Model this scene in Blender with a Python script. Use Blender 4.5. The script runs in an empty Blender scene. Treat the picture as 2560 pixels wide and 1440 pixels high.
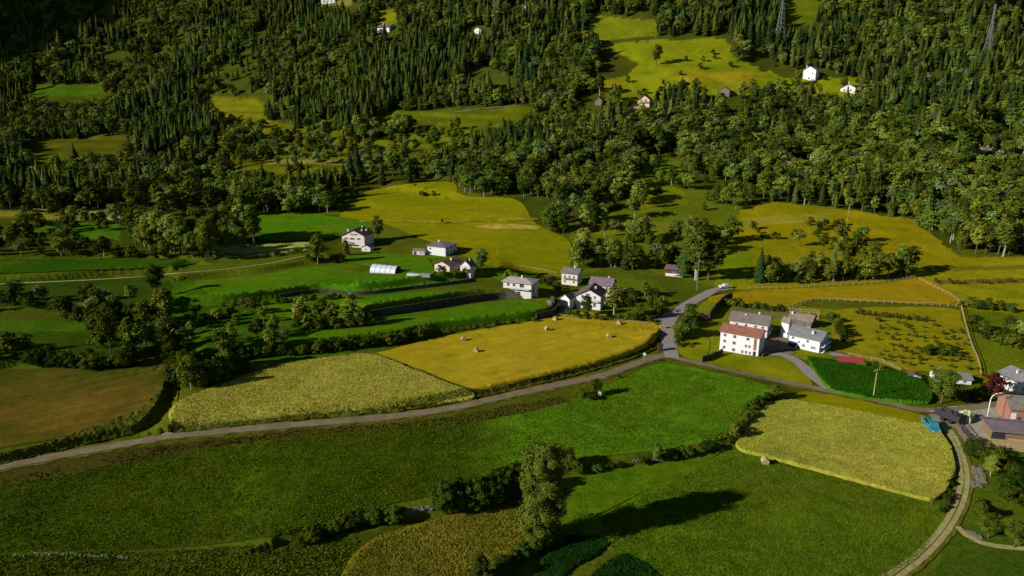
import bpy, math, random
import numpy as np
from mathutils import Vector, Matrix
from mathutils.geometry import delaunay_2d_cdt
R = math.radians
random.seed(7)
rng = np.random.default_rng(7)
scn = bpy.context.scene
C = scn.collection

# ------------------------------------------------------------------ camera
CAMZ, PITCH, F = 67.0, R(15.5), 1730.0
cam = bpy.data.cameras.new("camera")
cam.sensor_width = 36.0
cam.lens = 36.0 * F / 2560.0
cam.clip_start = 1.0
cam.clip_end = 6000.0
cam_ob = bpy.data.objects.new("camera", cam)
cam_ob.location = (0, 0, CAMZ)
cam_ob.rotation_euler = (R(90) - PITCH, 0, 0)
C.objects.link(cam_ob)
scn.camera = cam_ob

# ------------------------------------------------------------------ light
SUN_EL = R(24)
SHX, SHY = 2.7, 1.0                      # where shadows fall
shn = math.hypot(SHX, SHY)
sd = Vector((SHX / shn * math.cos(SUN_EL), SHY / shn * math.cos(SUN_EL), -math.sin(SUN_EL)))
sun = bpy.data.lights.new("sun", 'SUN')
sun.energy = 5.0
sun.angle = R(0.5)
sun.color = (1.0, 0.95, 0.86)
sun_ob = bpy.data.objects.new("sun", sun)
sun_ob.rotation_euler = sd.to_track_quat('-Z', 'Y').to_euler()
sun_ob.location = (-200, -100, 300)
C.objects.link(sun_ob)
world = bpy.data.worlds.new("World")
scn.world = world
world.use_nodes = True
wn = world.node_tree.nodes
bg = wn['Background']
sky = wn.new('ShaderNodeTexSky')
sky.sky_type = 'NISHITA'
sky.sun_disc = False
sky.altitude = 1500.0
sky.air_density = 0.8
sky.dust_density = 0.3
sky.sun_elevation = SUN_EL
sky.sun_rotation = math.atan2(-SHX, -SHY)
bg.inputs['Strength'].default_value = 0.05
world.node_tree.links.new(sky.outputs[0], bg.inputs['Color'])
scn.view_settings.view_transform = 'Standard'
scn.view_settings.look = 'None'
scn.view_settings.exposure = 0.35
scn.view_settings.gamma = 1.0
try:
    scn.cycles.max_bounces = 3
    scn.cycles.diffuse_bounces = 1
except Exception:
    pass

# ------------------------------------------------------------------ helpers: noise, terrain, picking
def vnoise(x, y, seed=0):
    """smooth value noise, numpy, about -1..1"""
    xi = np.floor(x).astype(np.int64); yi = np.floor(y).astype(np.int64)
    fx = x - xi; fy = y - yi
    fx = fx * fx * (3 - 2 * fx); fy = fy * fy * (3 - 2 * fy)
    def h(a, b):
        n = (a * 374761393 + b * 668265263 + seed * 974634777) & 0x7fffffff
        n = ((n ^ (n >> 13)) * 1274126177) & 0x7fffffff
        return ((n ^ (n >> 16)) & 0xffff) / 32767.5 - 1.0
    a = h(xi, yi); b = h(xi + 1, yi); c = h(xi, yi + 1); d = h(xi + 1, yi + 1)
    return (a * (1 - fx) + b * fx) * (1 - fy) + (c * (1 - fx) + d * fx) * fy

def fbm(x, y, seed=0, octs=3):
    s = 0.0; a = 1.0
    for k in range(octs):
        s = s + a * vnoise(x * 2 ** k, y * 2 ** k, seed + k * 17)
        a *= .5
    return s

_T = np.arange(0, 3000, 2.0)
def _prof(pts):
    z = np.interp(_T, [p[0] for p in pts], [p[1] for p in pts])
    k = np.exp(-0.5 * (np.arange(-20, 21) * 2.0 / 14.0) ** 2); k /= k.sum()
    return np.convolve(np.pad(z, 20, mode='edge'), k, mode='valid')
PR = _prof([(0, 0), (240, 0), (310, 4), (352, 10), (405, 20), (480, 38), (560, 65), (600, 84), (660, 115),
            (715, 155), (900, 290), (1400, 600), (1800, 700), (3000, 750)])
PL = _prof([(0, 0), (286, 0), (402, 4), (552, 9), (680, 33), (780, 71), (890, 132), (960, 187), (1200, 380),
            (1600, 620), (3000, 700)])
def sstep(a, b, x):
    t = np.clip((x - a) / (b - a), 0, 1)
    return t * t * (3 - 2 * t)

BANKS = []      # (pts world Nx2, height, fade length, bbox)
def zbase(X, Y):
    X = np.asarray(X, float); Y = np.asarray(Y, float)
    a = X / np.maximum(Y, 40.0)
    t = sstep(-0.62, 0.22, a)
    Yc = np.clip(Y, 0, 2990)
    z = np.interp(Yc, _T, PL) * (1 - t) + np.interp(Yc, _T, PR) * t
    hill = sstep(2, 40, z)
    z = z + hill * (3.2 * fbm(X / 75.0, Y / 75.0, 3, 3)) + 0.35 * fbm(X / 45.0, Y / 45.0, 9, 2)
    # unseen spur added left of the frame to shade the upper left slope
    z = z + 480.0 * np.exp(-((X + 1120) ** 2) / (2 * 142.0 ** 2) - ((Y - 790) ** 2) / (2 * 170.0 ** 2)) * sstep(-.86, -1.0, a)
    # small terraces on the lower hill side, left half
    k = sstep(6, 14, z) * (1 - sstep(60, 95, z)) * (1 - sstep(-0.15, 0.1, a))
    ph = z / 5.5 + 0.5 * vnoise(X / 120.0, Y / 120.0, 5)
    fr = ph - np.floor(ph)
    z = z + k * 5.5 * (sstep(0.62, 0.98, fr) - fr) * 0.6
    return z
def zfull(X, Y):
    X = np.asarray(X, float); Y = np.asarray(Y, float)
    z = zbase(X, Y)
    for (P, h, L, bb) in BANKS:
        m = (X > bb[0]) & (X < bb[1]) & (Y > bb[2]) & (Y < bb[3])
        if not m.any():
            continue
        x = X[m]; y = Y[m]
        best = np.full(x.shape, 1e9); sg = np.zeros(x.shape); over = np.zeros(x.shape)
        n = len(P) - 1
        for i in range(n):
            ax, ay = P[i]; bx, by = P[i + 1]
            dx, dy = bx - ax, by - ay
            LL = dx * dx + dy * dy
            if LL < 1e-6: continue
            t = ((x - ax) * dx + (y - ay) * dy) / LL
            tc = np.clip(t, 0, 1)
            ddx = x - (ax + tc * dx); ddy = y - (ay + tc * dy)
            d = np.hypot(ddx, ddy)
            s = (dx * (y - ay) - dy * (x - ax)) / math.sqrt(LL)
            o = np.zeros(x.shape)
            if i == 0: o = np.maximum(o, -t * math.sqrt(LL))
            if i == n - 1: o = np.maximum(o, (t - 1) * math.sqrt(LL))
            u = d < best
            best = np.where(u, d, best); sg = np.where(u, np.sign(s), sg); over = np.where(u, o, over)
        s = best * sg
        add = h * sstep(-0.2, 1.0, s) * np.clip(1 - s / L, 0, 1) * np.exp(-(np.maximum(over, 0) / 5.0) ** 2)
        z[m] = z[m] + add
    return z

cp, sp = math.cos(PITCH), math.sin(PITCH)
def ray(px, py):
    u = (np.asarray(px, float) - 1280.0) / F
    v = (720.0 - np.asarray(py, float)) / F
    return u, cp + v * sp, -sp + v * cp       # X, Y, Z of direction (depth 1)
def pick(px, py, zf=None):
    """ground point seen at photo pixel (px, py) of the 2560 x 1440 picture"""
    zf = zf or zfull
    px = np.atleast_1d(np.asarray(px, float)); py = np.atleast_1d(np.asarray(py, float))
    dx, dy, dz = ray(px, py)
    t = np.full(px.shape, 45.0); done = np.zeros(px.shape, bool)
    lo = t.copy()
    while True:
        X = dx * t; Y = dy * t
        below = (CAMZ + dz * t) < zf(X, Y)
        done |= below
        if done.all() or t.min() > 2500: break
        nt = np.where(done, t, t * 1.006 + 0.3)
        lo = np.where(done, lo, t)
        t = nt
    hi = t.copy()
    for _ in range(14):
        mid = (lo + hi) / 2
        b = (CAMZ + dz * mid) < zf(dx * mid, dy * mid)
        hi = np.where(b, mid, hi); lo = np.where(b, lo, mid)
    return dx * hi, dy * hi, zf(dx * hi, dy * hi), hi
_pick_march = pick
_DG = None
def pick_init():
    global _DG
    gx = np.arange(-400, 2961, 16.0); gy = np.arange(-240, 1761, 8.0)
    A, B = np.meshgrid(gx, gy)
    _DG = (gx, gy, _pick_march(A.ravel(), B.ravel())[3].reshape(A.shape))
def pick(px, py, zf=None):
    if zf is not None or _DG is None: return _pick_march(px, py, zf)
    px = np.atleast_1d(np.asarray(px, float)); py = np.atleast_1d(np.asarray(py, float))
    gx, gy, D = _DG
    u = np.clip((px - gx[0]) / 16.0, 0, len(gx) - 1.001); v = np.clip((py - gy[0]) / 8.0, 0, len(gy) - 1.001)
    i = u.astype(int); j = v.astype(int)
    c = np.stack([D[j, i], D[j, i + 1], D[j + 1, i], D[j + 1, i + 1]])
    inside = (px >= gx[0]) & (px <= gx[-1]) & (py >= gy[0]) & (py <= gy[-1])
    dx, dy, dz = ray(px, py)
    ext = np.where(inside, 0.0, 0.35)
    lo = c.min(0) * (0.985 - ext); hi = c.max(0) * (1.015 + ext)
    for _ in range(18):
        mid = (lo + hi) / 2
        b = (CAMZ + dz * mid) < zfull(dx * mid, dy * mid)
        hi = np.where(b, mid, hi); lo = np.where(b, lo, mid)
    return dx * hi, dy * hi, zfull(dx * hi, dy * hi), hi
def project(X, Y, Z):
    dz = Z - CAMZ
    dep = Y * cp - dz * sp
    up = Y * sp + dz * cp
    return 1280 + F * X / dep, 720 - F * up / dep, dep
def at(px, py):
    x, y, z, d = pick(px, py)
    return Vector((x[0], y[0], z[0])), d[0]
def densify(pts, step=8.0, closed=False):
    out = []
    n = len(pts)
    for i in range(n if closed else n - 1):
        a = pts[i]; b = pts[(i + 1) % n]
        k = max(1, int(math.hypot(b[0] - a[0], b[1] - a[1]) / step))
        for j in range(k):
            out.append((a[0] + (b[0] - a[0]) * j / k, a[1] + (b[1] - a[1]) * j / k))
    if not closed: out.append(pts[-1])
    return out
def smooth_line(pts, step=8.0):
    """Catmull-Rom through the points"""
    P = [np.array(p, float) for p in pts]
    P = [2 * P[0] - P[1]] + P + [2 * P[-1] - P[-2]]
    out = []
    for i in range(1, len(P) - 2):
        k = max(2, int(np.linalg.norm(P[i + 1] - P[i]) / step))
        for j in range(k):
            t = j / k
            out.append(tuple(0.5 * ((2 * P[i]) + (-P[i - 1] + P[i + 1]) * t + (2 * P[i - 1] - 5 * P[i] + 4 * P[i + 1] - P[i + 2]) * t * t
                       + (-P[i - 1] + 3 * P[i] - 3 * P[i + 1] + P[i + 2]) * t ** 3)))
    out.append(tuple(P[-2]))
    return out
def inpoly(px, py, poly):
    px = np.asarray(px, float); py = np.asarray(py, float)
    c = np.zeros(px.shape, bool)
    n = len(poly); j = n - 1
    for i in range(n):
        xi, yi = poly[i]; xj, yj = poly[j]
        if yi != yj:
            c ^= ((yi > py) != (yj > py)) & (px < (xj - xi) * (py - yi) / (yj - yi) + xi)
        j = i
    return c

def bank(pts, h, L=35.0):
    q = smooth_line(pts, 25)
    x, y, z, d = pick([p[0] for p in q], [p[1] for p in q], zbase)
    P = list(zip(x, y))
    BANKS.append((P, h, L, (min(x) - 12, max(x) + 12, min(y) - 3, max(y) + L + 6)))
NEWB = [
    ([(930, 795), (1050, 777), (1150, 761), (1240, 750), (1300, 748)], 3.6, 40),
    ([(460, 762), (560, 760), (700, 744), (800, 732), (900, 738), (1050, 722), (1190, 704), (1260, 700)], 3.0, 35),
    ([(520, 905), (640, 890), (760, 880), (900, 862), (1000, 850), (1080, 832), (1240, 812), (1340, 800), (1385, 787), (1392, 765)], 2.8, 35),
    ([(460, 700), (560, 688), (660, 678), (760, 662), (820, 655)], 1.6, 25),
    ([(-60, 705), (80, 703), (250, 690), (420, 680)], 2.2, 40),
    ([(-60, 1176), (60, 1148), (150, 1126), (260, 1102), (350, 1082), (385, 1055), (418, 1000), (428, 935)], 1.7, 30),
    ([(440, 1079), (560, 1066), (700, 1053), (850, 1040), (1000, 1027), (1200, 990), (1330, 962), (1440, 935), (1560, 900), (1625, 872), (1642, 845)], 1.8, 40),
    ([(-40, 930), (70, 915), (250, 918), (350, 900), (430, 880)], 2.0, 30),
    ([(700, 1365), (800, 1338), (900, 1310), (1130, 1280), (1240, 1250), (1330, 1225), (1430, 1180), (1560, 1165), (1700, 1140), (1840, 1100), (1880, 1030), (1950, 1000)], 1.5, 30),
    ([(-60, 650), (100, 648), (300, 645), (500, 660)], 1.5, 40),
    ([(500, 655), (600, 650), (700, 642), (790, 630)], 2.2, 30),
    ([(-60, 545), (150, 548), (300, 552)], 2.0, 30),
]
for b in NEWB: bank(*b)
pick_init()

# ------------------------------------------------------------------ object helpers
def tag(o, label=None, cat=None, group=None, kind=None):
    if label: o["label"] = label
    if cat: o["category"] = cat
    if group: o["group"] = group
    if kind: o["kind"] = kind
    return o
def link(name, me, parent=None, mats=None):
    o = bpy.data.objects.new(name, me)
    C.objects.link(o)
    if mats:
        for m in (mats if isinstance(mats, (list, tuple)) else [mats]):
            me.materials.append(m)
    if parent: o.parent = parent
    return o
def empty(name, loc, rz=0.0):
    o = bpy.data.objects.new(name, None)
    o.empty_display_size = 0.5
    C.objects.link(o)
    o.location = loc; o.rotation_euler = (0, 0, rz)
    return o
def mesh_np(name, verts, faces):
    """fast mesh from arrays; faces (n,3) or (n,4)"""
    verts = np.ascontiguousarray(verts, np.float32); faces = np.ascontiguousarray(faces, np.int32)
    me = bpy.data.meshes.new(name)
    me.vertices.add(len(verts)); me.vertices.foreach_set('co', verts.ravel())
    k = faces.shape[1]
    me.loops.add(faces.size); me.loops.foreach_set('vertex_index', faces.ravel())
    me.polygons.add(len(faces))
    me.polygons.foreach_set('loop_start', np.arange(0, faces.size, k, dtype=np.int32))
    me.polygons.foreach_set('loop_total', np.full(len(faces), k, np.int32))
    me.update(calc_edges=True)
    return me
class MB:
    """collects boxes, prisms and tubes into one mesh"""
    def __init__(s): s.v = []; s.f = []; s.m = []; s.cur = 0
    def add(s, vs, fs):
        n = len(s.v); s.v += [tuple(v) for v in vs]
        for f in fs: s.f.append(tuple(n + i for i in f)); s.m.append(s.cur)
        return s
    def box(s, x0, x1, y0, y1, z0, z1):
        vs = [(x0, y0, z0), (x1, y0, z0), (x1, y1, z0), (x0, y1, z0), (x0, y0, z1), (x1, y0, z1), (x1, y1, z1), (x0, y1, z1)]
        return s.add(vs, [(0, 3, 2, 1), (4, 5, 6, 7), (0, 1, 5, 4), (1, 2, 6, 5), (2, 3, 7, 6), (3, 0, 4, 7)])
    def bar(s, a, b, w, w2=None, n=4):
        a = Vector(a); b = Vector(b); w2 = w if w2 is None else w2
        d = (b - a).normalized()
        up = Vector((0, 0, 1)) if abs(d.z) < 0.95 else Vector((1, 0, 0))
        e = d.cross(up).normalized(); g = e.cross(d)
        vs = []
        for p, r in ((a, w), (b, w2)):
            for i in range(n):
                t = 2 * math.pi * (i + 0.5) / n
                vs.append(p + e * math.cos(t) * r + g * math.sin(t) * r)
        fs = [(i, (i + 1) % n, n + (i + 1) % n, n + i) for i in range(n)]
        fs += [tuple(range(n - 1, -1, -1)), tuple(range(n, 2 * n))]
        return s.add(vs, fs)
    def build(s, name, mats, parent=None, smooth=False, bevel=0):
        me = bpy.data.meshes.new(name)
        me.from_pydata(s.v, [], s.f)
        me.polygons.foreach_set('material_index', s.m)
        if smooth: me.polygons.foreach_set('use_smooth', [True] * len(s.f))
        me.update()
        o = link(name, me, parent, mats)
        if bevel:
            b = o.modifiers.new('bevel', 'BEVEL'); b.width = bevel; b.segments = 2
        return o

# ------------------------------------------------------------------ materials
def newmat(name, rough=0.9, spec=0.15):
    m = bpy.data.materials.new(name); m.use_nodes = True
    n = m.node_tree.nodes; p = n['Principled BSDF']
    p.inputs['Roughness'].default_value = rough
    p.inputs['Specular IOR Level'].default_value = spec
    return m, n, m.node_tree.links, p
def noise_node(n, l, coord, scale, detail=4, rough=0.6, dist=0.0):
    t = n.new('ShaderNodeTexNoise'); t.inputs['Scale'].default_value = scale
    t.inputs['Detail'].default_value = detail; t.inputs['Roughness'].default_value = rough
    t.inputs['Distortion'].default_value = dist
    l.new(coord, t.inputs['Vector']); return t.outputs['Fac']
def ramp(n, l, fac, stops):
    r = n.new('ShaderNodeValToRGB'); l.new(fac, r.inputs['Fac'])
    e = r.color_ramp.elements
    while len(e) > 1: e.remove(e[-1])
    e[0].position = stops[0][0]; e[0].color = (*stops[0][1], 1)
    for p, c in stops[1:]:
        k = e.new(p); k.color = (*c, 1)
    return r.outputs['Color']
def mixc(n, l, fac, a, b, mode='MIX'):
    m = n.new('ShaderNodeMix'); m.data_type = 'RGBA'; m.blend_type = mode
    for s, v in ((m.inputs[0], fac), (m.inputs[6], a), (m.inputs[7], b)):
        if isinstance(v, (int, float)): s.default_value = v
        elif isinstance(v, tuple): s.default_value = (*v, 1)
        else: l.new(v, s)
    return m.outputs[2]
def pos_out(n, l, scale=None, rot=None):
    g = n.new('ShaderNodeNewGeometry')
    o = g.outputs['Position']
    if scale or rot:
        mp = n.new('ShaderNodeMapping'); l.new(o, mp.inputs['Vector'])
        if scale: mp.inputs['Scale'].default_value = scale
        if rot: mp.inputs['Rotation'].default_value = (0, 0, rot)
        o = mp.outputs['Vector']
    return o
def bumpn(n, l, p, h, strength, dist):
    b = n.new('ShaderNodeBump'); b.inputs['Strength'].default_value = strength; b.inputs['Distance'].default_value = dist
    l.new(h, b.inputs['Height']); l.new(b.outputs[0], p.inputs['Normal'])
def g3(c, k): return tuple(x * k for x in c)

def field_mat(name, c1, c2, c3=None, rot=0.0, lines=0.0, grain=0.35, gs=2.2, patch=0.03, bump=0.35, lw=3.0, aniso=0.25, blend=None):
    """grass or crop: two broad colours in patches, a third in spots, mowing or drill lines, fine grain"""
    m, n, l, p = newmat(name, 1.0, 0.0)
    P = pos_out(n, l)
    a = noise_node(n, l, P, patch, 4, 0.55, 0.4)
    col = ramp(n, l, a, [(0.38, c1), (0.62, c2)])
    if c3:
        b = noise_node(n, l, P, patch * 4.1, 5, 0.65)
        rr = ramp(n, l, b, [(0.55, (0, 0, 0)), (0.7, (1, 1, 1))])
        col = mixc(n, l, rr, col, c3)
    if lines:
        Q = pos_out(n, l, rot=rot)
        mp = n.new('ShaderNodeMapping'); l.new(Q, mp.inputs['Vector']); mp.inputs['Scale'].default_value = (0.03, 1.0 / lw, 0.0)
        w = noise_node(n, l, mp.outputs['Vector'], 1.0, 3, 0.7)
        lr = ramp(n, l, w, [(0.35, g3((1, 1, 1), 1 - lines)), (0.65, g3((1, 1, 1), 1 + lines * 0.7))])
        col = mixc(n, l, 1.0, col, lr, 'MULTIPLY')
    Q2 = pos_out(n, l, scale=(1, 1, aniso))
    f = noise_node(n, l, Q2, gs, 5, 0.75)
    fr = ramp(n, l, f, [(0.3, g3((1, 1, 1), 1 - grain)), (0.7, g3((1, 1, 1), 1 + grain))])
    col = mixc(n, l, 1.0, col, fr, 'MULTIPLY')
    f2 = noise_node(n, l, P, gs * 0.22, 3, 0.6)
    fr2 = ramp(n, l, f2, [(0.3, g3((1, 1, 1), 1 - grain * .75)), (0.7, g3((1, 1, 1), 1 + grain * .75))])
    col = mixc(n, l, 1.0, col, fr2, 'MULTIPLY')
    f3 = noise_node(n, l, P, .17, 4, 0.7, 1.0)
    fr3 = ramp(n, l, f3, [(0.3, (.86, .84, .9)), (0.7, (1.14, 1.13, 1.05))])
    col = mixc(n, l, 1.0, col, fr3, 'MULTIPLY')
    if blend:  # ramp along X: falloff of light towards the left put into the colour
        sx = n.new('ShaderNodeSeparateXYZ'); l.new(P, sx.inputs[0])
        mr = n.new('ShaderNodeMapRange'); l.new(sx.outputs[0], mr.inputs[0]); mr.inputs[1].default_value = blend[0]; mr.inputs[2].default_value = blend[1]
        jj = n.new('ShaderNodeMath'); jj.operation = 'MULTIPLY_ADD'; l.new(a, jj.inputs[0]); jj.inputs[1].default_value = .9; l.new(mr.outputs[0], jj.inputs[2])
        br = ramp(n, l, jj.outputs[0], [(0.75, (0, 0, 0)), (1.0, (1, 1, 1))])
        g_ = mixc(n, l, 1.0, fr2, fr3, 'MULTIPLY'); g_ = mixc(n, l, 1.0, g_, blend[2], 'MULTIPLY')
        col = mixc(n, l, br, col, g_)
    l.new(col, p.inputs['Base Color'])
    bumpn(n, l, p, f, bump, 0.3)
    return m
def plain_mat(name, c, rough=0.85, var=0.12, scale=1.5, spec=0.2, bump=0.0, c2=None):
    m, n, l, p = newmat(name, rough, spec)
    tc = n.new('ShaderNodeTexCoord')
    a = noise_node(n, l, tc.outputs['Object'], scale, 5, 0.65)
    col = ramp(n, l, a, [(0.25, g3(c2 or c, 1 - var)), (0.75, g3(c, 1 + var))])
    l.new(col, p.inputs['Base Color'])
    if bump: bumpn(n, l, p, a, bump, 0.05)
    return m
def roof_mat(name, c, c2, course=0.45, axis='z'):
    """tile courses running along the eaves"""
    m, n, l, p = newmat(name, 0.85, 0.2)
    tc = n.new('ShaderNodeTexCoord')
    mp = n.new('ShaderNodeMapping'); l.new(tc.outputs['Object'], mp.inputs['Vector'])
    w = n.new('ShaderNodeTexBrick')
    sx = n.new('ShaderNodeSeparateXYZ'); l.new(mp.outputs['Vector'], sx.inputs[0])
    ad = n.new('ShaderNodeMath'); ad.operation = 'ADD'; l.new(sx.outputs[0], ad.inputs[0]); l.new(sx.outputs[1], ad.inputs[1])
    cb = n.new('ShaderNodeCombineXYZ'); l.new(ad.outputs[0], cb.inputs[0]); l.new(sx.outputs[2], cb.inputs[1])
    l.new(cb.outputs[0], w.inputs['Vector'])
    w.inputs['Scale'].default_value = 1.0; w.inputs['Brick Width'].default_value = 0.5; w.inputs['Row Height'].default_value = course
    w.inputs['Mortar Size'].default_value = 0.02
    w.inputs['Color1'].default_value = (*c, 1); w.inputs['Color2'].default_value = (*c2, 1)
    w.inputs['Mortar'].default_value = (*g3(c2, .5), 1)
    a = noise_node(n, l, tc.outputs['Object'], 0.6, 5, 0.7)
    fr = ramp(n, l, a, [(0.3, (.72, .72, .72)), (0.7, (1.2, 1.2, 1.2))])
    col = mixc(n, l, 1.0, w.outputs['Color'], fr, 'MULTIPLY')
    l.new(col, p.inputs['Base Color'])
    return m
def leaf_mat(name, stops, patch=0.35):
    m, n, l, p = newmat(name, 1.0, 0.0)
    oi = n.new('ShaderNodeObjectInfo')
    g = n.new('ShaderNodeNewGeometry')
    a = noise_node(n, l, g.outputs['Position'], patch, 3, 0.6)
    ma = n.new('ShaderNodeMath'); ma.operation = 'MULTIPLY_ADD'
    l.new(oi.outputs['Random'], ma.inputs[0]); ma.inputs[1].default_value = 0.75; l.new(a, ma.inputs[2])
    mb = n.new('ShaderNodeMath'); mb.operation = 'SUBTRACT'; l.new(ma.outputs[0], mb.inputs[0]); mb.inputs[1].default_value = 0.37
    col = ramp(n, l, mb.outputs[0], stops)
    fr = n.new('ShaderNodeMath'); fr.operation = 'MULTIPLY'; l.new(oi.outputs['Random'], fr.inputs[0]); fr.inputs[1].default_value = 7.31
    fq = n.new('ShaderNodeMath'); fq.operation = 'FRACT'; l.new(fr.outputs[0], fq.inputs[0])
    tint = ramp(n, l, fq.outputs[0], [(0.0, (.66, .98, 1.35)), (0.2, (.85, 1.03, 1.15)), (0.35, (1, 1, 1)), (0.8, (1, 1, 1)), (0.93, (1.08, 1.0, .95)), (1.0, (.75, .8, .9))])
    col = mixc(n, l, 1.0 if not name.startswith(('ivy', 'corn')) else 0.0, col, tint, 'MULTIPLY')
    l.new(col, p.inputs['Base Color'])
    return m
M = {}
M['plaster'] = plain_mat('plaster_white', (.62, .62, .62), var=.07, scale=.5)
M['cream'] = plain_mat('plaster_cream', (.60, .55, .52), var=.07, scale=.5)
M['salmon'] = plain_mat('plaster_salmon', (.58, .46, .42), var=.08, scale=.5)
M['beige'] = plain_mat('plaster_beige', (.55, .44, .32), var=.1, scale=.5)
M['stonewall'] = plain_mat('rubble_stone', (.15, .13, .10), var=.45, scale=2.0, bump=.8, c2=(.10, .09, .07))
M['shade_stone'] = plain_mat('stone_shade_dark', (.06, .055, .035), var=.5, scale=1.2, bump=.8, c2=(.03, .035, .015))  # shade of the unlit wall faces put into the stone colour
M['brick'] = plain_mat('brown_brick', (.30, .14, .09), var=.2, scale=1.2)
M['wood'] = plain_mat('weathered_wood', (.20, .12, .06), var=.3, scale=3)
M['wood_pale'] = plain_mat('pale_wood', (.36, .26, .12), var=.25, scale=3)
M['wood_red'] = plain_mat('red_brown_boards', (.13, .035, .025), var=.25, scale=2.5)
M['wood_dark'] = plain_mat('dark_boards', (.06, .035, .022), var=.3, scale=3)
M['dark'] = plain_mat('dark_metal', (.03, .03, .035), rough=.5, var=.2)
M['metal'] = plain_mat('galvanised_metal', (.20, .21, .20), rough=.6, var=.15)
M['glass'] = plain_mat('window_pane', (.03, .035, .045), rough=.12, var=.1, spec=.6)
M['white'] = plain_mat('white_paint', (.62, .62, .60), rough=.5, var=.05)
M['red_paint'] = plain_mat('red_sheet', (.25, .035, .03), rough=.8, var=.15)
M['blue_paint'] = plain_mat('blue_paint', (.03, .17, .22), rough=.4, var=.1, spec=.5)
M['rubber'] = plain_mat('rubber', (.02, .02, .02), rough=.9, var=.1)
M['hay'] = plain_mat('hay', (.42, .33, .17), var=.3, scale=6, bump=.5, c2=(.30, .21, .08))
M['poly'] = plain_mat('plastic_film', (.46, .52, .58), rough=.35, var=.08, spec=.5)
M['bag'] = plain_mat('woven_bag', (.50, .52, .30), rough=.6, var=.2, scale=3, c2=(.35, .42, .15))
M['bark'] = plain_mat('bark', (.10, .075, .05), var=.35, scale=5)
M['bark_pale'] = plain_mat('pale_bark', (.30, .27, .20), var=.3, scale=5)
M['roof_brown'] = roof_mat('roof_brown_tiles', (.17, .105, .08), (.13, .08, .062))
M['roof_red'] = roof_mat('roof_red_tiles', (.29, .115, .08), (.25, .10, .07))
M['roof_grey'] = roof_mat('roof_grey_slate', (.22, .22, .23), (.18, .18, .19))
M['roof_taupe'] = roof_mat('roof_taupe_slate', (.21, .175, .15), (.17, .145, .125))
M['roof_stone'] = roof_mat('roof_stone_slabs', (.30, .24, .18), (.20, .16, .12), .6)
M['roof_mauve'] = roof_mat('roof_mauve_tiles', (.21, .16, .17), (.17, .13, .14))
M['roof_pale'] = roof_mat('roof_pale_sheet', (.42, .36, .33), (.38, .32, .30))
M['asphalt'] = plain_mat('old_asphalt', (.20, .16, .095), var=.18, scale=.35, spec=0.0, c2=(.15, .12, .07))
M['asphalt2'] = plain_mat('pale_asphalt', (.25, .215, .20), var=.10, scale=.3, spec=0.0)
M['gravel'] = plain_mat('gravel_yard', (.34, .31, .24), var=.2, scale=.8, c2=(.26, .23, .17))
M['dirt'] = plain_mat('track_dirt', (.34, .31, .12), var=.25, scale=.9, c2=(.24, .20, .07))
M['corn'] = leaf_mat('corn_leaves', [(.2, (.02, .075, .004)), (.8, (.04, .125, .005))])
M['leaf_b'] = leaf_mat('broadleaf_foliage', [(.05, (.026, .036, .004)), (.35, (.066, .084, .008)), (.65, (.12, .145, .013)), (.9, (.20, .23, .03)), (1.0, (.25, .27, .07))])
M['leaf_p'] = leaf_mat('pale_foliage', [(.1, (.07, .085, .02)), (.5, (.11, .13, .03)), (.9, (.16, .18, .05))])
M['leaf_c'] = leaf_mat('conifer_needles', [(.1, (.016, .026, .008)), (.5, (.040, .054, .010)), (.85, (.085, .105, .014)), (1.0, (.14, .155, .03))])
M['leaf_s'] = leaf_mat('shrub_foliage', [(.1, (.020, .032, .004)), (.5, (.046, .062, .006)), (.9, (.10, .12, .010))])
M['leaf_o'] = leaf_mat('dry_shrub_foliage', [(.1, (.04, .04, .008)), (.9, (.10, .085, .015))])
M['leaf_r'] = leaf_mat('copper_foliage', [(.1, (.025, .006, .005)), (.9, (.065, .016, .011))])
M['leaf_i'] = leaf_mat('ivy_foliage', [(.1, (.025, .038, .004)), (.5, (.045, .060, .006)), (.9, (.105, .125, .015))], .8)

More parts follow.
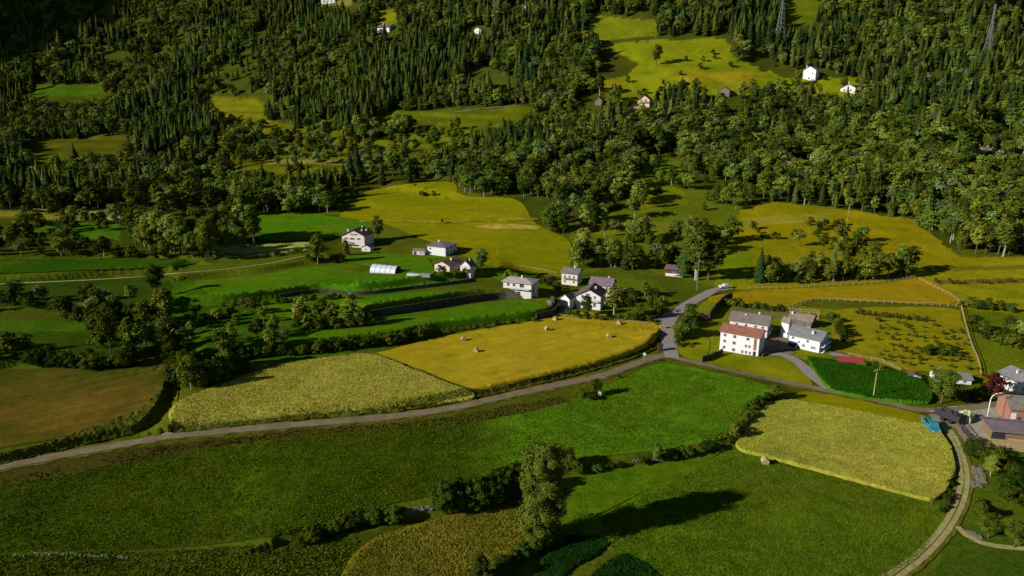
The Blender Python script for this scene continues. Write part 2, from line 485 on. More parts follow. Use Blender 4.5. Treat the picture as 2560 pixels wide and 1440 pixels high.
# ------------------------------------------------------------------ ground sheet
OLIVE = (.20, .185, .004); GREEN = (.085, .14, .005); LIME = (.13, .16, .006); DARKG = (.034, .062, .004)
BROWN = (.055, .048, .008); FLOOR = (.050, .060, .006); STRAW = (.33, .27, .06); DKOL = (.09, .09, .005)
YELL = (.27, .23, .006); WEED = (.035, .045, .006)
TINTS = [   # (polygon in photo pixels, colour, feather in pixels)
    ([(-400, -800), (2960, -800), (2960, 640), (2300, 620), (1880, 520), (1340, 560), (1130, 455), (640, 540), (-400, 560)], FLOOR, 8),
    # left hillside terraces and clearings
    ([(-300, 190), (300, 205), (480, 240), (660, 300), (900, 340), (900, 470), (640, 520), (-300, 500)], (.06, .068, .004), 10),
    ([(85, 212), (262, 214), (265, 236), (90, 240)], (.05, .105, .005), 4),
    ([(490, 242), (640, 246), (700, 290), (640, 330), (520, 285)], (.12, .12, .005), 6),
    ([(620, 305), (860, 325), (900, 380), (870, 410), (700, 380), (620, 345)], (.09, .095, .004), 5),
    ([(470, 400), (700, 398), (900, 402), (890, 450), (700, 470), (560, 440), (460, 425)], (.085, .09, .004), 5),
    ([(0, 340), (340, 335), (330, 410), (60, 415), (-60, 405)], (.075, .08, .005), 8),
    ([(660, 400), (860, 402), (860, 412), (660, 410)], (.17, .16, .03), 3),
    ([(1020, 225), (1105, 222), (1110, 250), (1040, 252)], OLIVE, 4),
    ([(940, 280), (1140, 274), (1285, 262), (1335, 268), (1310, 300), (1180, 345), (1100, 370), (980, 372), (700, 395), (700, 372), (980, 345), (1130, 300), (930, 300)], (.085, .10, .004), 5),
    ([(945, 24), (995, 24), (992, 62), (950, 62)], (.14, .15, .005), 4),
    ([(1188, 66), (1206, 66), (1206, 80), (1188, 80)], (.08, .09, .005), 4),
    ([(1480, 38), (1640, 50), (1645, 92), (1500, 102), (1470, 80)], (.14, .16, .006), 4),
    ([(820, -12), (880, -10), (880, 14), (820, 14)], (.14, .14, .03), 3),
    ([(1960, -10), (2050, -10), (2040, 60), (1960, 60)], (.10, .12, .005), 4),
    # upper meadow
    ([(1480, 205), (1560, 190), (1600, 160), (1500, 112), (1640, 100), (1810, 95), (1850, 140), (1880, 160), (1960, 195), (2220, 195), (2330, 210), (2300, 222), (2200, 235), (2000, 250), (1880, 240), (1700, 235), (1640, 268), (1540, 262)], (.17, .19, .005), 5),
    ([(1700, 180), (1880, 182), (1880, 205), (1700, 205)], (.25, .20, .01), 6),
    ([(1500, 205), (1560, 205), (1555, 232), (1500, 225)], (.25, .17, .01), 6),
    ([(1560, 262), (1660, 250), (1690, 275), (1640, 285), (1560, 275)], (.42, .30, .10), 4),
    ([(1600, 400), (1690, 395), (1720, 440), (1720, 470), (1900, 470), (1850, 560), (1800, 640), (1820, 720), (1760, 715), (1560, 660), (1440, 690), (1420, 560), (1560, 520), (1600, 450)], (.10, .125, .006), 8),
    ([(1640, 402), (1690, 405), (1720, 440), (1640, 445)], (.09, .16, .008), 6),
    ([(1600, 470), (1700, 470), (1720, 510), (1600, 530)], (.14, .15, .006), 6),
    ([(1480, 540), (1700, 560), (1700, 600), (1480, 585)], (.13, .15, .008), 6),
    # meadow on the right
    ([(1850, 525), (1940, 505), (2090, 520), (2250, 545), (2330, 590), (2400, 640), (2960, 640), (2960, 1200), (2440, 940), (2400, 760), (1800, 720), (1800, 660)], OLIVE, 6),
    ([(1870, 530), (2060, 530), (2280, 545), (2370, 620), (2250, 640), (2100, 600), (1860, 600)], (.23, .195, .004), 8),
    ([(1860, 545), (2080, 532), (2080, 548), (1860, 568)], (.25, .22, .02), 5),
    ([(1800, 640), (1880, 600), (1880, 700), (1830, 722), (1790, 715)], (.14, .18, .005), 6),
    ([(2310, 690), (2560, 645), (2700, 645), (2700, 775), (2400, 770)], (.22, .21, .006), 6),
    ([(2330, 700), (2960, 690), (2960, 703), (2340, 712)], (.14, .11, .01), 4),
    ([(2380, 748), (2960, 742), (2960, 752), (2400, 760)], (.28, .27, .01), 4),
    ([(2300, 668), (2960, 655), (2960, 665), (2320, 678)], (.15, .12, .008), 4),
    ([(2400, 775), (2700, 790), (2700, 960), (2440, 940), (2420, 830)], (.11, .14, .005), 6),
    # left valley
    ([(-300, 500), (160, 520), (640, 530), (860, 540), (860, 640), (520, 600), (300, 640), (-300, 660)], (.048, .062, .004), 8),
    ([(0, 526), (170, 532), (300, 545), (300, 556), (150, 548), (0, 545)], (.16, .15, .02), 4),
    ([(110, 520), (320, 533), (420, 545), (420, 556), (240, 545)], (.30, .28, .12), 3),
    ([(60, 560), (300, 560), (300, 600), (60, 590)], (.06, .14, .006), 5),
    ([(-300, 700), (440, 690), (440, 900), (-300, 930)], DARKG, 8),
    ([(0, 765), (240, 780), (250, 815), (0, 800)], (.075, .085, .006), 6),
    ([(0, 800), (240, 800), (240, 830), (0, 828)], (.05, .11, .005), 5),
    ([(430, 700), (1000, 720), (1080, 840), (760, 900), (430, 930)], (.045, .105, .004), 6),
    # village
    ([(780, 640), (1200, 640), (1420, 690), (1640, 700), (1700, 760), (1640, 800), (1400, 780), (1240, 700), (900, 690)], (.085, .12, .005), 5),
    # below the road
    ([(-300, 1200), (400, 1112), (700, 1080), (1100, 1045), (1400, 990), (1440, 1010), (1150, 1075), (700, 1110), (400, 1150), (-300, 1290)], BROWN, 10),
    ([(-300, 1390), (440, 1375), (800, 1350), (960, 1320), (1200, 1270), (1100, 1700), (-300, 1700)], (.045, .055, .005), 10),
    ([(1940, 975), (2310, 1040), (2310, 1075), (2200, 1050), (1960, 1010)], (.22, .19, .006), 4),
    ([(2300, 1020), (2960, 1010), (2960, 1140), (2420, 1130), (2400, 1100)], (.26, .22, .13), 5),
    ([(2410, 1120), (2960, 1120), (2960, 1700), (2200, 1700), (2380, 1300)], (.075, .11, .006), 6),
    ([(2380, 1310), (2960, 1330), (2960, 1700), (2250, 1700)], (.05, .085, .006), 8),
    # yard by the farm houses
    ([(1700, 760), (1850, 740), (1960, 760), (2110, 780), (2120, 900), (1900, 900), (1740, 890), (1690, 850)], (.15, .17, .006), 6),
    ([(1800, 735), (1900, 740), (1990, 770), (1990, 800), (1860, 780), (1800, 760)], (.14, .13, .04), 5),
]
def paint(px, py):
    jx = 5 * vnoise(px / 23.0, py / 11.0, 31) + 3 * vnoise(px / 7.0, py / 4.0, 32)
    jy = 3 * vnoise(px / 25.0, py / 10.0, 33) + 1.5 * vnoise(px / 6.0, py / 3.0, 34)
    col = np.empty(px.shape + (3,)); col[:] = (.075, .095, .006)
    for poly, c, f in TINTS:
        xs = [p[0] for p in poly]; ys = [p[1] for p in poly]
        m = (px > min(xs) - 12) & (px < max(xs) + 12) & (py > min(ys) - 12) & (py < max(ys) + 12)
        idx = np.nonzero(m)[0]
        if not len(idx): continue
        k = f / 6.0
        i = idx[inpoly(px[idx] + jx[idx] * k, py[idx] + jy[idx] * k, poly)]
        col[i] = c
    return col

Ys = [26.0]
while Ys[-1] < 1750: Ys.append(Ys[-1] + max(0.45, min(6.0, Ys[-1] * 0.0038)))
Ys = np.array(Ys)
As = np.concatenate([np.linspace(-1.9, -0.84, 40)[:-1], np.linspace(-0.84, 0.84, 640), np.linspace(0.84, 1.9, 40)[1:]])
nA, nY = len(As), len(Ys)
AA, YY = np.meshgrid(As, Ys)
XX = AA * YY
ZZ = zfull(XX.ravel(), YY.ravel())
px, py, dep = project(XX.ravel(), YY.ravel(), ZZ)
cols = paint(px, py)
vg = np.stack([XX.ravel(), YY.ravel(), ZZ], 1)
ii = (np.arange(nY - 1)[:, None] * nA + np.arange(nA - 1)[None, :]).ravel()
fg = np.stack([ii, ii + 1, ii + 1 + nA, ii + nA], 1)
# coarse skirt round and under it, reaching behind the camera
gx = np.linspace(-2600, 2600, 90); gy = np.linspace(-500, 2300, 60)
GX, GY = np.meshgrid(gx, gy)
GZ = zbase(GX.ravel(), GY.ravel()) - 3.5
vc = np.stack([GX.ravel(), GY.ravel(), GZ], 1)
jj = (np.arange(59)[:, None] * 90 + np.arange(89)[None, :]).ravel()
fc = np.stack([jj, jj + 1, jj + 91, jj + 90], 1) + len(vg)
cc = np.empty((len(vc), 3)); cc[:] = (.05, .06, .006)
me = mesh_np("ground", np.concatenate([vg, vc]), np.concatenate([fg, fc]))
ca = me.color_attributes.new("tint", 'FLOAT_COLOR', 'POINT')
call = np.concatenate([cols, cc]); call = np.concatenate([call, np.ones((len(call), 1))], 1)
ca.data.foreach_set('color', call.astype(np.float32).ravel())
me.polygons.foreach_set('use_smooth', np.ones(len(me.polygons), bool))
m, n, l, p = newmat('ground_grass', 1.0, 0.0)
at_ = n.new('ShaderNodeAttribute'); at_.attribute_name = 'tint'
P_ = pos_out(n, l)
f_ = noise_node(n, l, pos_out(n, l, scale=(1, 1, .4)), 1.1, 6, 0.75)
c_ = mixc(n, l, 1.0, at_.outputs['Color'], ramp(n, l, f_, [(0.3, (.55, .55, .55)), (0.7, (1.45, 1.45, 1.45))]), 'MULTIPLY')
f2_ = noise_node(n, l, P_, 0.06, 5, 0.65, .5)
c_ = mixc(n, l, 1.0, c_, ramp(n, l, f2_, [(0.32, (.70, .76, .8)), (0.68, (1.3, 1.22, 1.1))]), 'MULTIPLY')
l.new(c_, p.inputs['Base Color'])
bumpn(n, l, p, f_, .5, .4)
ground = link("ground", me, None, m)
tag(ground, "grassy alpine valley floor rising into a steep wooded hillside", "ground", kind="structure")
del XX, YY, AA, ZZ

# ------------------------------------------------------------------ draped sheets
def drape(name, poly, mat, off=0.12, stepx=14, stepy=6, disp=0.0, dfreq=1.0, label=None, kind='structure', skirt=0.0, wob=2.0, cat=None, ridge=None):
    q = smooth_line(list(poly) + [poly[0]], 10)[:-1] if wob >= 0 else densify(poly, 10, True)
    wob = abs(wob)
    q = [(x + wob * float(vnoise(np.array(x / 17.0), np.array(y / 9.0), 51)), y + wob * .5 * float(vnoise(np.array(x / 15.0), np.array(y / 7.0), 52))) for x, y in q]
    xs = [p[0] for p in q]; ys = [p[1] for p in q]
    gx = np.arange(min(xs), max(xs), stepx); gy = np.arange(min(ys), max(ys), stepy)
    A, B = np.meshgrid(gx, gy)
    A = (A + rng.uniform(-.3, .3, A.shape) * stepx).ravel(); B = (B + rng.uniform(-.3, .3, B.shape) * stepy).ravel()
    k = inpoly(A, B, q)
    # stay off the rim
    A, B = A[k], B[k]
    qa = np.array(q)
    keep = np.ones(len(A), bool)
    for x, y in qa: keep &= (np.abs(A - x) > stepx * .35) | (np.abs(B - y) > stepy * .35)
    A, B = A[keep], B[keep]
    pts = [Vector(p) for p in q] + [Vector((a, b)) for a, b in zip(A, B)]
    nq = len(q)
    r = delaunay_2d_cdt(pts, [], [list(range(nq))], 1, 1e-4)
    P2 = np.array([tuple(v) for v in r[0]]); tris = [tuple(f) for f in r[2] if len(f) == 3]
    x, y, z, d = pick(P2[:, 0], P2[:, 1])
    rim = np.array([any(o < nq for o in ov) for ov in r[3]])
    z = z + off
    if skirt and off > .25: z = z - rim * min(skirt, off) * .75
    if disp:
        dd = disp * (0.6 * vnoise(x * dfreq, y * dfreq, 61) + 0.7 * rng.uniform(-1, 1, x.shape))
        if ridge:
            dd = dd + ridge[0] * np.sin((x * math.cos(ridge[1]) + y * math.sin(ridge[1])) * 2 * math.pi / ridge[2])
        z = z + dd
    vs = np.stack([x, y, z], 1)
    # orientation upward
    fs = []
    for a, b, c in tris:
        ux, uy = x[b] - x[a], y[b] - y[a]; wx, wy = x[c] - x[a], y[c] - y[a]
        fs.append((a, b, c) if ux * wy - uy * wx > 0 else (a, c, b))
    if skirt:
        from collections import Counter
        cnt = Counter(); dirs = {}
        for f in fs:
            for i in range(3):
                e = (f[i], f[(i + 1) % 3]); cnt[tuple(sorted(e))] += 1; dirs[tuple(sorted(e))] = e
        low = {}; vs = vs.tolist()
        for e, c in cnt.items():
            if c == 1:
                a, b = dirs[e]
                for t in (a, b):
                    if t not in low:
                        low[t] = len(vs); vs.append([vs[t][0], vs[t][1], vs[t][2] - skirt])
                fs.append((a, low[a], b)); fs.append((b, low[a], low[b]))
        vs = np.array(vs)
    me = mesh_np(name, vs, np.array(fs))
    o = link(name, me, None, mat)
    if kind == 'structure' and not disp: me.polygons.foreach_set('use_smooth', np.ones(len(me.polygons), bool))
    tag(o, label, cat or name.replace('_', ' '), kind=kind)
    return o
def road(name, pts, width, mat, off=0.16, label=None, w2=None, cross=4, cat=None, jit=0.10):
    if name in ('road', 'driveway') and off > .1:
        road('verge', pts, width + 1.5, F_verge, off=.08 + off * .12, label='trodden grassy verge under the ' + (label or name), w2=None, jit=.35)
    q = smooth_line(pts, 6)
    x, y, z, d = pick([p[0] for p in q], [p[1] for p in q])
    tx = np.gradient(x); ty = np.gradient(y); L = np.hypot(tx, ty) + 1e-9
    # smooth a little
    nx, ny = -ty / L, tx / L
    w = np.linspace(width, w2 or width, len(x)) * (1 + jit * vnoise(x / 1.7, y / 1.7, 71))
    vs = []
    offs = np.linspace(-.5, .5, cross + 1)
    for t in offs: vs.append(np.stack([x + nx * w * t, y + ny * w * t], 1))
    V = np.stack(vs, 1).reshape(-1, 2)
    Z = zfull(V[:, 0], V[:, 1]).reshape(len(x), -1)
    Zm = np.median(Z, axis=1, keepdims=True)
    Z = (np.clip(Z, Zm - .15, Zm + .15) + off).ravel()
    V = np.concatenate([V, Z[:, None]], 1)
    K = cross + 1
    fs = []
    for i in range(len(x) - 1):
        for j in range(cross):
            a = i * K + j
            fs.append((a, a + K, a + K + 1, a + 1))
    fs = np.array(fs)[:, ::-1]
    if nx[0] * 0 + (V[fs[0][1]] - V[fs[0][0]])[0] * (V[fs[0][2]] - V[fs[0][0]])[1] - (V[fs[0][1]] - V[fs[0][0]])[1] * (V[fs[0][2]] - V[fs[0][0]])[0] < 0: fs = fs[:, ::-1]
    me = mesh_np(name, V, fs)
    o = link(name, me, None, mat)
    return tag(o, label, cat or name.replace('_', ' '), kind='structure')

MROT = R(12)
F_hay = field_mat('mown_hay', (.36, .265, .014), (.31, .245, .008), (.23, .21, .005), rot=R(-32), lines=.16, grain=.10, gs=1.5, patch=.035, bump=.15, lw=1.1)
F_lown = field_mat('meadow_green_near', (.028, .048, .003), (.052, .082, .003), (.060, .062, .004), grain=.40, gs=1.6, patch=.022, bump=.8, rot=R(14), lines=.10, lw=3.5, blend=(-25, 30, (.080, .185, .005)))  # left end dimmed in the colour, standing in for darkening at the edge
F_lowr = field_mat('meadow_green_right', (.062, .130, .004), (.100, .142, .005), (.045, .11, .004), grain=.35, gs=1.6, patch=.045, bump=.6)
F_mid = field_mat('cut_green', (.050, .150, .004), (.080, .145, .004), None, rot=R(10), lines=.12, grain=.2, gs=1.2, patch=.03, bump=.2)
F_verge = field_mat('verge_grass', (.12, .105, .020), (.085, .085, .012), (.17, .14, .05), grain=.45, gs=1.8, patch=.15, bump=.6)
F_midl = field_mat('cut_green_left', (.022, .072, .003), (.038, .078, .003), None, rot=R(10), lines=.08, grain=.2, gs=1.2, patch=.03, bump=.2)  # darker copy of the cut green, left-edge darkening put into its colour
F_bright = field_mat('fresh_green', (.052, .150, .003), (.085, .138, .003), None, rot=R(-65), lines=.07, grain=.15, gs=1.3, patch=.04, bump=.25)
F_brown = field_mat('brown_stubble', (.115, .078, .010), (.050, .062, .006), (.085, .075, .008), rot=R(-28), lines=.22, grain=.2, gs=1.2, patch=.04, bump=.3, lw=1.6)
F_dry = field_mat('dry_grass', (.16, .14, .009), (.085, .105, .006), (.21, .135, .012), rot=R(-50), lines=.15, grain=.45, gs=1.5, patch=.09, bump=.8, lw=.8)
F_tall = field_mat('tall_grass', (.33, .29, .05), (.27, .26, .03), (.19, .23, .02), grain=.28, gs=3.0, patch=.07, bump=.5, aniso=1)
F_wheat = field_mat('ripening_wheat', (.28, .265, .035), (.22, .235, .022), (.15, .21, .015), grain=.26, gs=3.6, patch=.035, bump=.5, aniso=1, rot=R(-12), lines=.14, lw=1.6)
F_olive = field_mat('olive_meadow', (.195, .185, .003), (.165, .172, .003), None, rot=R(5), lines=.08, grain=.12, gs=.9, patch=.025, bump=.2)
F_orch = field_mat('orchard_grass', (.22, .20, .005), (.19, .185, .005), (.26, .18, .01), grain=.2, gs=1.3, patch=.05, bump=.3)
F_crop = field_mat('dark_crop', (.012, .055, .008), (.022, .068, .007), None, grain=.5, gs=2.2, patch=.08, bump=1.0)
F_lime = field_mat('lime_lawn', (.13, .165, .004), (.20, .195, .005), None, grain=.15, gs=1.2, patch=.05, bump=.2)
F_weed = field_mat('weedy_bank', (.055, .070, .008), (.085, .085, .010), (.10, .055, .012), grain=.5, gs=1.4, patch=.12, bump=1.0)
F_pale = field_mat('pale_ripe_strip', (.33, .33, .07), (.22, .25, .05), None, rot=R(0), lines=.1, grain=.15, gs=1, patch=.03, bump=.2)

drape('hay_field', [(940, 884), (1085, 848), (1240, 818), (1340, 803), (1400, 787), (1480, 783), (1560, 800), (1645, 815), (1640, 850), (1570, 890), (1450, 922), (1330, 948), (1200, 976), (1060, 928)], F_hay, label='mown golden hay field dotted with round bales', cat='field', off=.2, stepx=9, stepy=4)
drape('olive_field', [(870, 525), (930, 475), (1120, 455), (1160, 490), (1290, 500), (1340, 560), (1420, 600), (1430, 640), (1410, 690), (1330, 680), (1240, 670), (1060, 600), (960, 560), (850, 545)], F_olive, label='olive meadow sloping up behind the white gabled house', cat='field', off=.15)
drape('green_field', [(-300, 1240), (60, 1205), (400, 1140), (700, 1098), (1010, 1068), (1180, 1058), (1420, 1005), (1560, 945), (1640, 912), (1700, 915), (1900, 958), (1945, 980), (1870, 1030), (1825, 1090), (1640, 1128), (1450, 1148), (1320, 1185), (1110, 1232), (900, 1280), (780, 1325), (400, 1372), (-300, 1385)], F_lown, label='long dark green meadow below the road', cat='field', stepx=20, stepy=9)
drape('brown_field', [(-300, 935), (0, 925), (250, 915), (385, 893), (425, 905), (410, 955), (370, 1015), (200, 1085), (0, 1122), (-300, 1180)], F_brown, label='brown mown field left of the track', cat='field')
drape('dry_grass_field', [(760, 1700), (850, 1450), (900, 1375), (980, 1330), (1140, 1288), (1240, 1262), (1320, 1245), (1330, 1330), (1260, 1460), (1200, 1700)], F_dry, label='dry orange meadow grass left of the ivy tree', cat='field', off=.3, stepx=4, stepy=2.5, disp=.10, dfreq=1.6, skirt=.4)
drape('lower_green_field', [(1420, 1340), (1500, 1290), (1830, 1128), (1960, 1165), (2340, 1262), (2360, 1300), (2300, 1390), (2180, 1480), (1900, 1700), (1500, 1700), (1560, 1420)], F_lowr, label='green meadow at the lower right below the wheat', cat='field', stepx=20, stepy=9)
drape('shade_green_field', [(1330, 1225), (1430, 1190), (1700, 1150), (1820, 1122), (1500, 1285), (1420, 1330), (1380, 1330)], F_lowr, label='grass strip crossed by the long tree shadow', cat='field')
F_straw = field_mat('straw_strip', (.36, .27, .05), (.27, .22, .02), (.42, .33, .10), grain=.3, gs=1.2, patch=.1)
drape('dry_strip', [(1190, 566), (1240, 561), (1340, 566), (1345, 574), (1240, 574), (1190, 570)], F_straw, off=.3, label='bright straw coloured scar across the olive meadow', cat='dry grass')
drape('dry_strip', [(900, 552), (1000, 551), (1090, 553), (1200, 548), (1330, 545), (1335, 553), (1200, 556), (1090, 560), (1000, 556), (900, 556)], field_mat('tufted_step', (.26, .21, .012), (.19, .17, .006), None, grain=.4, gs=1.0, patch=.1), off=.35, stepx=5, stepy=2, disp=.15, label='tufted grass step running across the olive meadow', cat='dry grass')
for pts, lb in (([(500, 722), (490, 705), (640, 690), (800, 668), (960, 690), (1100, 690), (1180, 698), (1080, 718), (900, 732), (800, 728), (700, 736), (560, 750)], 'green terrace with a hedge along its foot'),
            ([(640, 790), (660, 762), (800, 740), (930, 742), (1060, 730), (1220, 735), (1240, 742), (1100, 762), (950, 785), (900, 800), (760, 798)], 'green terrace above the dark retaining wall'),
            ([(770, 858), (790, 832), (950, 806), (1100, 778), (1240, 756), (1330, 755), (1370, 772), (1350, 790), (1240, 806), (1090, 825), (980, 850), (860, 858)], 'green terrace under the villa next to the bales'),
            ([(460, 790), (500, 768), (640, 768), (620, 790), (480, 800)], 'small green patch between hedges'),
            ([(-300, 645), (100, 648), (420, 648), (500, 655), (420, 668), (200, 678), (-300, 690)], 'long green field at the left edge'),
            ([(620, 545), (680, 530), (860, 545), (950, 560), (850, 590), (780, 600), (650, 600)], 'green meadow left of the gabled house'),
            ([(830, 655), (900, 635), (1040, 640), (1080, 660), (1070, 690), (920, 668)], 'lawn behind the greenhouse'),
            ([(1230, 690), (1240, 680), (1300, 682), (1350, 690), (1260, 705)], 'small lawn behind the villa')):
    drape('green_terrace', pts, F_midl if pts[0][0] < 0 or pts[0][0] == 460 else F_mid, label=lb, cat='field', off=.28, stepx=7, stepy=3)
drape('pale_field', [(525, 615), (640, 610), (770, 606), (775, 628), (640, 642), (530, 640)], F_pale, label='pale ripe strip beyond the dark tree belt', cat='field')
drape('wheat_field', [(1905, 1012), (1980, 1006), (2110, 1028), (2290, 1065), (2345, 1080), (2378, 1130), (2385, 1190), (2335, 1254), (2220, 1228), (2080, 1190), (1930, 1150), (1845, 1125), (1845, 1075), (1870, 1040)], F_wheat, off=.75, stepx=2.4, stepy=1.6, disp=.045, dfreq=3, skirt=.9, label='dense ripening wheat standing in one block', kind='stuff', cat='wheat', wob=2)
drape('tall_grass', [(560, 965), (640, 935), (760, 905), (900, 889), (950, 893), (1060, 938), (1190, 990), (1130, 1008), (1000, 1020), (700, 1045), (560, 1060), (450, 1068), (425, 1060), (445, 1008)], F_tall, off=.6, stepx=2.6, stepy=1.5, disp=.07, dfreq=2, skirt=.8, label='uncut pale tall grass beside the mown hay', kind='stuff', cat='tall grass', wob=4)
drape('grass_bank', [(425, 1068), (460, 1062), (700, 1040), (1000, 1015), (1180, 985), (1400, 935), (1560, 893), (1632, 862), (1640, 872), (1560, 905), (1400, 950), (1200, 995), (1000, 1030), (700, 1056), (460, 1082)], F_weed, off=.3, stepx=4, stepy=2, disp=.22, dfreq=1.2, label='weedy bank along the upper side of the road', kind='stuff', cat='weeds', wob=3)
drape('grass_bank', [(-100, 1150), (60, 1125), (200, 1080), (340, 1030), (385, 990), (410, 960), (418, 985), (380, 1050), (345, 1082), (260, 1104), (150, 1128), (60, 1150), (-100, 1180)], F_weed, off=.3, stepx=4, stepy=2, disp=.25, dfreq=1.2, label='weedy bank below the brown field', kind='stuff', cat='weeds', wob=3)
drape('orchard_meadow', [(2085, 775), (2200, 768), (2380, 772), (2405, 800), (2425, 860), (2452, 935), (2330, 930), (2210, 922), (2140, 895), (2085, 860)], F_orch, label='olive meadow set with rows of young bushes', cat='field')
drape('tan_field', [(1860, 728), (2000, 722), (2200, 712), (2310, 695), (2390, 755), (2200, 756), (2050, 748), (1960, 768), (1900, 760), (1800, 760), (1770, 745)], field_mat('tan_mown', (.29, .20, .006), (.24, .19, .005), None, rot=R(8), lines=.1, grain=.12, gs=1, patch=.03, bump=.2), label='tan mown strip behind the farm houses', cat='field')
drape('lawn', [(1692, 862), (1770, 845), (1770, 880), (1752, 905), (1700, 886)], F_lime, label='round lawn beside the road junction', cat='lawn')
drape('lawn', [(1760, 905), (1800, 885), (1930, 895), (1990, 905), (2030, 960), (2010, 970), (1900, 945), (1780, 915)], F_lime, label='lawn in front of the red roofed house', cat='lawn')
drape('field_edge', [(1950, 985), (2060, 985), (2310, 1040), (2320, 1068), (2110, 1022), (1985, 1002)], F_olive, label='mown strip between the road and the wheat', cat='field')
drape('crop_field', [(1310, 1700), (1340, 1450), (1372, 1352), (1430, 1343), (1500, 1345), (1522, 1362), (1490, 1390), (1430, 1420), (1400, 1450), (1380, 1700)], F_crop, off=.3, wob=-1.5, stepx=3.5, stepy=2.5, disp=.09, dfreq=1.0, skirt=.4, label='dark green vegetable crop under the ivy tree', kind='stuff', cat='crop')
drape('crop_field', [(1440, 1700), (1480, 1440), (1530, 1400), (1562, 1388), (1610, 1412), (1680, 1470), (1800, 1700)], F_crop, off=.3, wob=-1.5, stepx=3.5, stepy=2.5, disp=.09, dfreq=1.0, skirt=.4, label='dark green vegetable crop at the bottom edge', kind='stuff', cat='crop')
drape('corn_field', [(2020, 900), (2110, 912), (2190, 922), (2290, 950), (2318, 975), (2322, 1012), (2180, 1002), (2080, 980), (2045, 945)], M['corn'], off=.9, stepx=2.6, stepy=1.8, disp=.10, dfreq=1.5, skirt=1.0, ridge=(.10, R(35), .9), label='vivid green corn standing in rows beside the red shed', kind='stuff', cat='corn')

# ------------------------------------------------------------------ roads and tracks
road('road', [(-120, 1200), (0, 1170), (150, 1140), (370, 1101), (430, 1092), (560, 1078), (700, 1066), (860, 1053), (1000, 1040), (1120, 1023), (1200, 1006), (1300, 983), (1400, 962), (1500, 941), (1570, 917), (1640, 893), (1668, 888)], 2.7, M['asphalt'], label='narrow worn asphalt lane running across the valley to the junction')
road('road', [(1660, 889), (1700, 898), (1800, 922), (1900, 944), (2050, 974), (2200, 1004), (2300, 1026), (2400, 1024), (2480, 1012), (2620, 1000)], 2.3, M['asphalt'], off=.19, label='lane leaving the junction towards the farm at the right')
road('road', [(1680, 896), (1672, 860), (1668, 830), (1672, 805), (1690, 783), (1720, 762), (1755, 742), (1790, 726), (1825, 719)], 4.0, M['asphalt2'], off=.22, label='pale road climbing past the village from the junction')
road('driveway', [(1686, 782), (1665, 792), (1640, 802)], 3.5, M['asphalt2'], off=.25, label='short pale driveway into the village garden')
road('driveway', [(1905, 884), (1950, 888), (1985, 900), (2010, 920), (2035, 945), (2075, 974)], 3.0, M['asphalt2'], off=.22, label='pale driveway from the farm yard to the lane')
road('driveway', [(2075, 885), (2110, 893), (2140, 905)], 3.0, M['asphalt2'], off=.2, label='pale parking strip left of the red shed')
drape('driveway', [(398, 1096), (402, 1087), (425, 1082), (442, 1090)], M['asphalt2'], off=.15, label='concrete apron on the lane at the foot of the farm track')
road('dirt_track', [(2362, 1065), (2385, 1100), (2403, 1150), (2410, 1200), (2400, 1250), (2380, 1295), (2345, 1345), (2295, 1395), (2235, 1440), (2120, 1520)], 3.0, field_mat('track_grass', (.14, .125, .02), (.10, .105, .012), None, grain=.5), off=.12, label='grassy bed of the dirt track beside the wheat')
for dx, lb in ((-9, 'left wheel rut of the dirt track beside the wheat'), (10, 'right wheel rut of the dirt track beside the wheat')):
    road('dirt_track', [(2362 + dx * .5, 1065), (2385 + dx * .6, 1100), (2403 + dx * .7, 1150), (2410 + dx * .8, 1200), (2400 + dx, 1250), (2380 + dx, 1295), (2345 + dx * 1.2, 1345), (2295 + dx * 1.4, 1395), (2235 + dx * 1.7, 1440), (2120 + dx * 2, 1520)], .8, M['dirt'], label=lb)
road('dirt_track', [(2392, 1318), (2425, 1345), (2480, 1365), (2620, 1380)], 1.1, M['dirt'], label='side branch of the dirt track turning right')
road('dirt_track', [(430, 1070), (436, 1020), (440, 970), (440, 930)], 1.0, F_dry, label='grassy farm track rising from the lane')
road('path', [(-100, 716), (60, 708), (200, 702), (330, 694), (420, 686), (560, 674), (680, 658), (740, 645), (800, 636)], 1.3, M['dirt'], label='thin light path along the terraces')
road('path', [(-100, 516), (100, 524), (230, 537)], 3.0, M['dirt'], label='pale track on the left hillside foot')
road('path', [(170, 480), (260, 495), (420, 512), (560, 524), (610, 522), (660, 506)], 1.6, M['asphalt'], label='thin hillside lane among dark trees')
road('path', [(1130, 281), (1180, 276), (1240, 269), (1290, 264)], 3.0, M['asphalt2'], label='pale lane at the edge of the upper clearing')
road('path', [(1370, 752), (1382, 768), (1402, 782), (1412, 795)], 1.4, M['asphalt2'], label='curved path below the village houses')
drape('yard', [(1895, 885), (1910, 855), (1930, 840), (1965, 840), (1975, 870), (1990, 882), (1950, 892)], M['asphalt'], label='shaded paved yard between the farm houses', cat='yard')
drape('yard', [(2345, 1020), (2480, 1010), (2620, 1010), (2620, 1110), (2480, 1100), (2420, 1080), (2380, 1050)], M['gravel'], label='gravel farm yard in front of the barn', cat='yard')

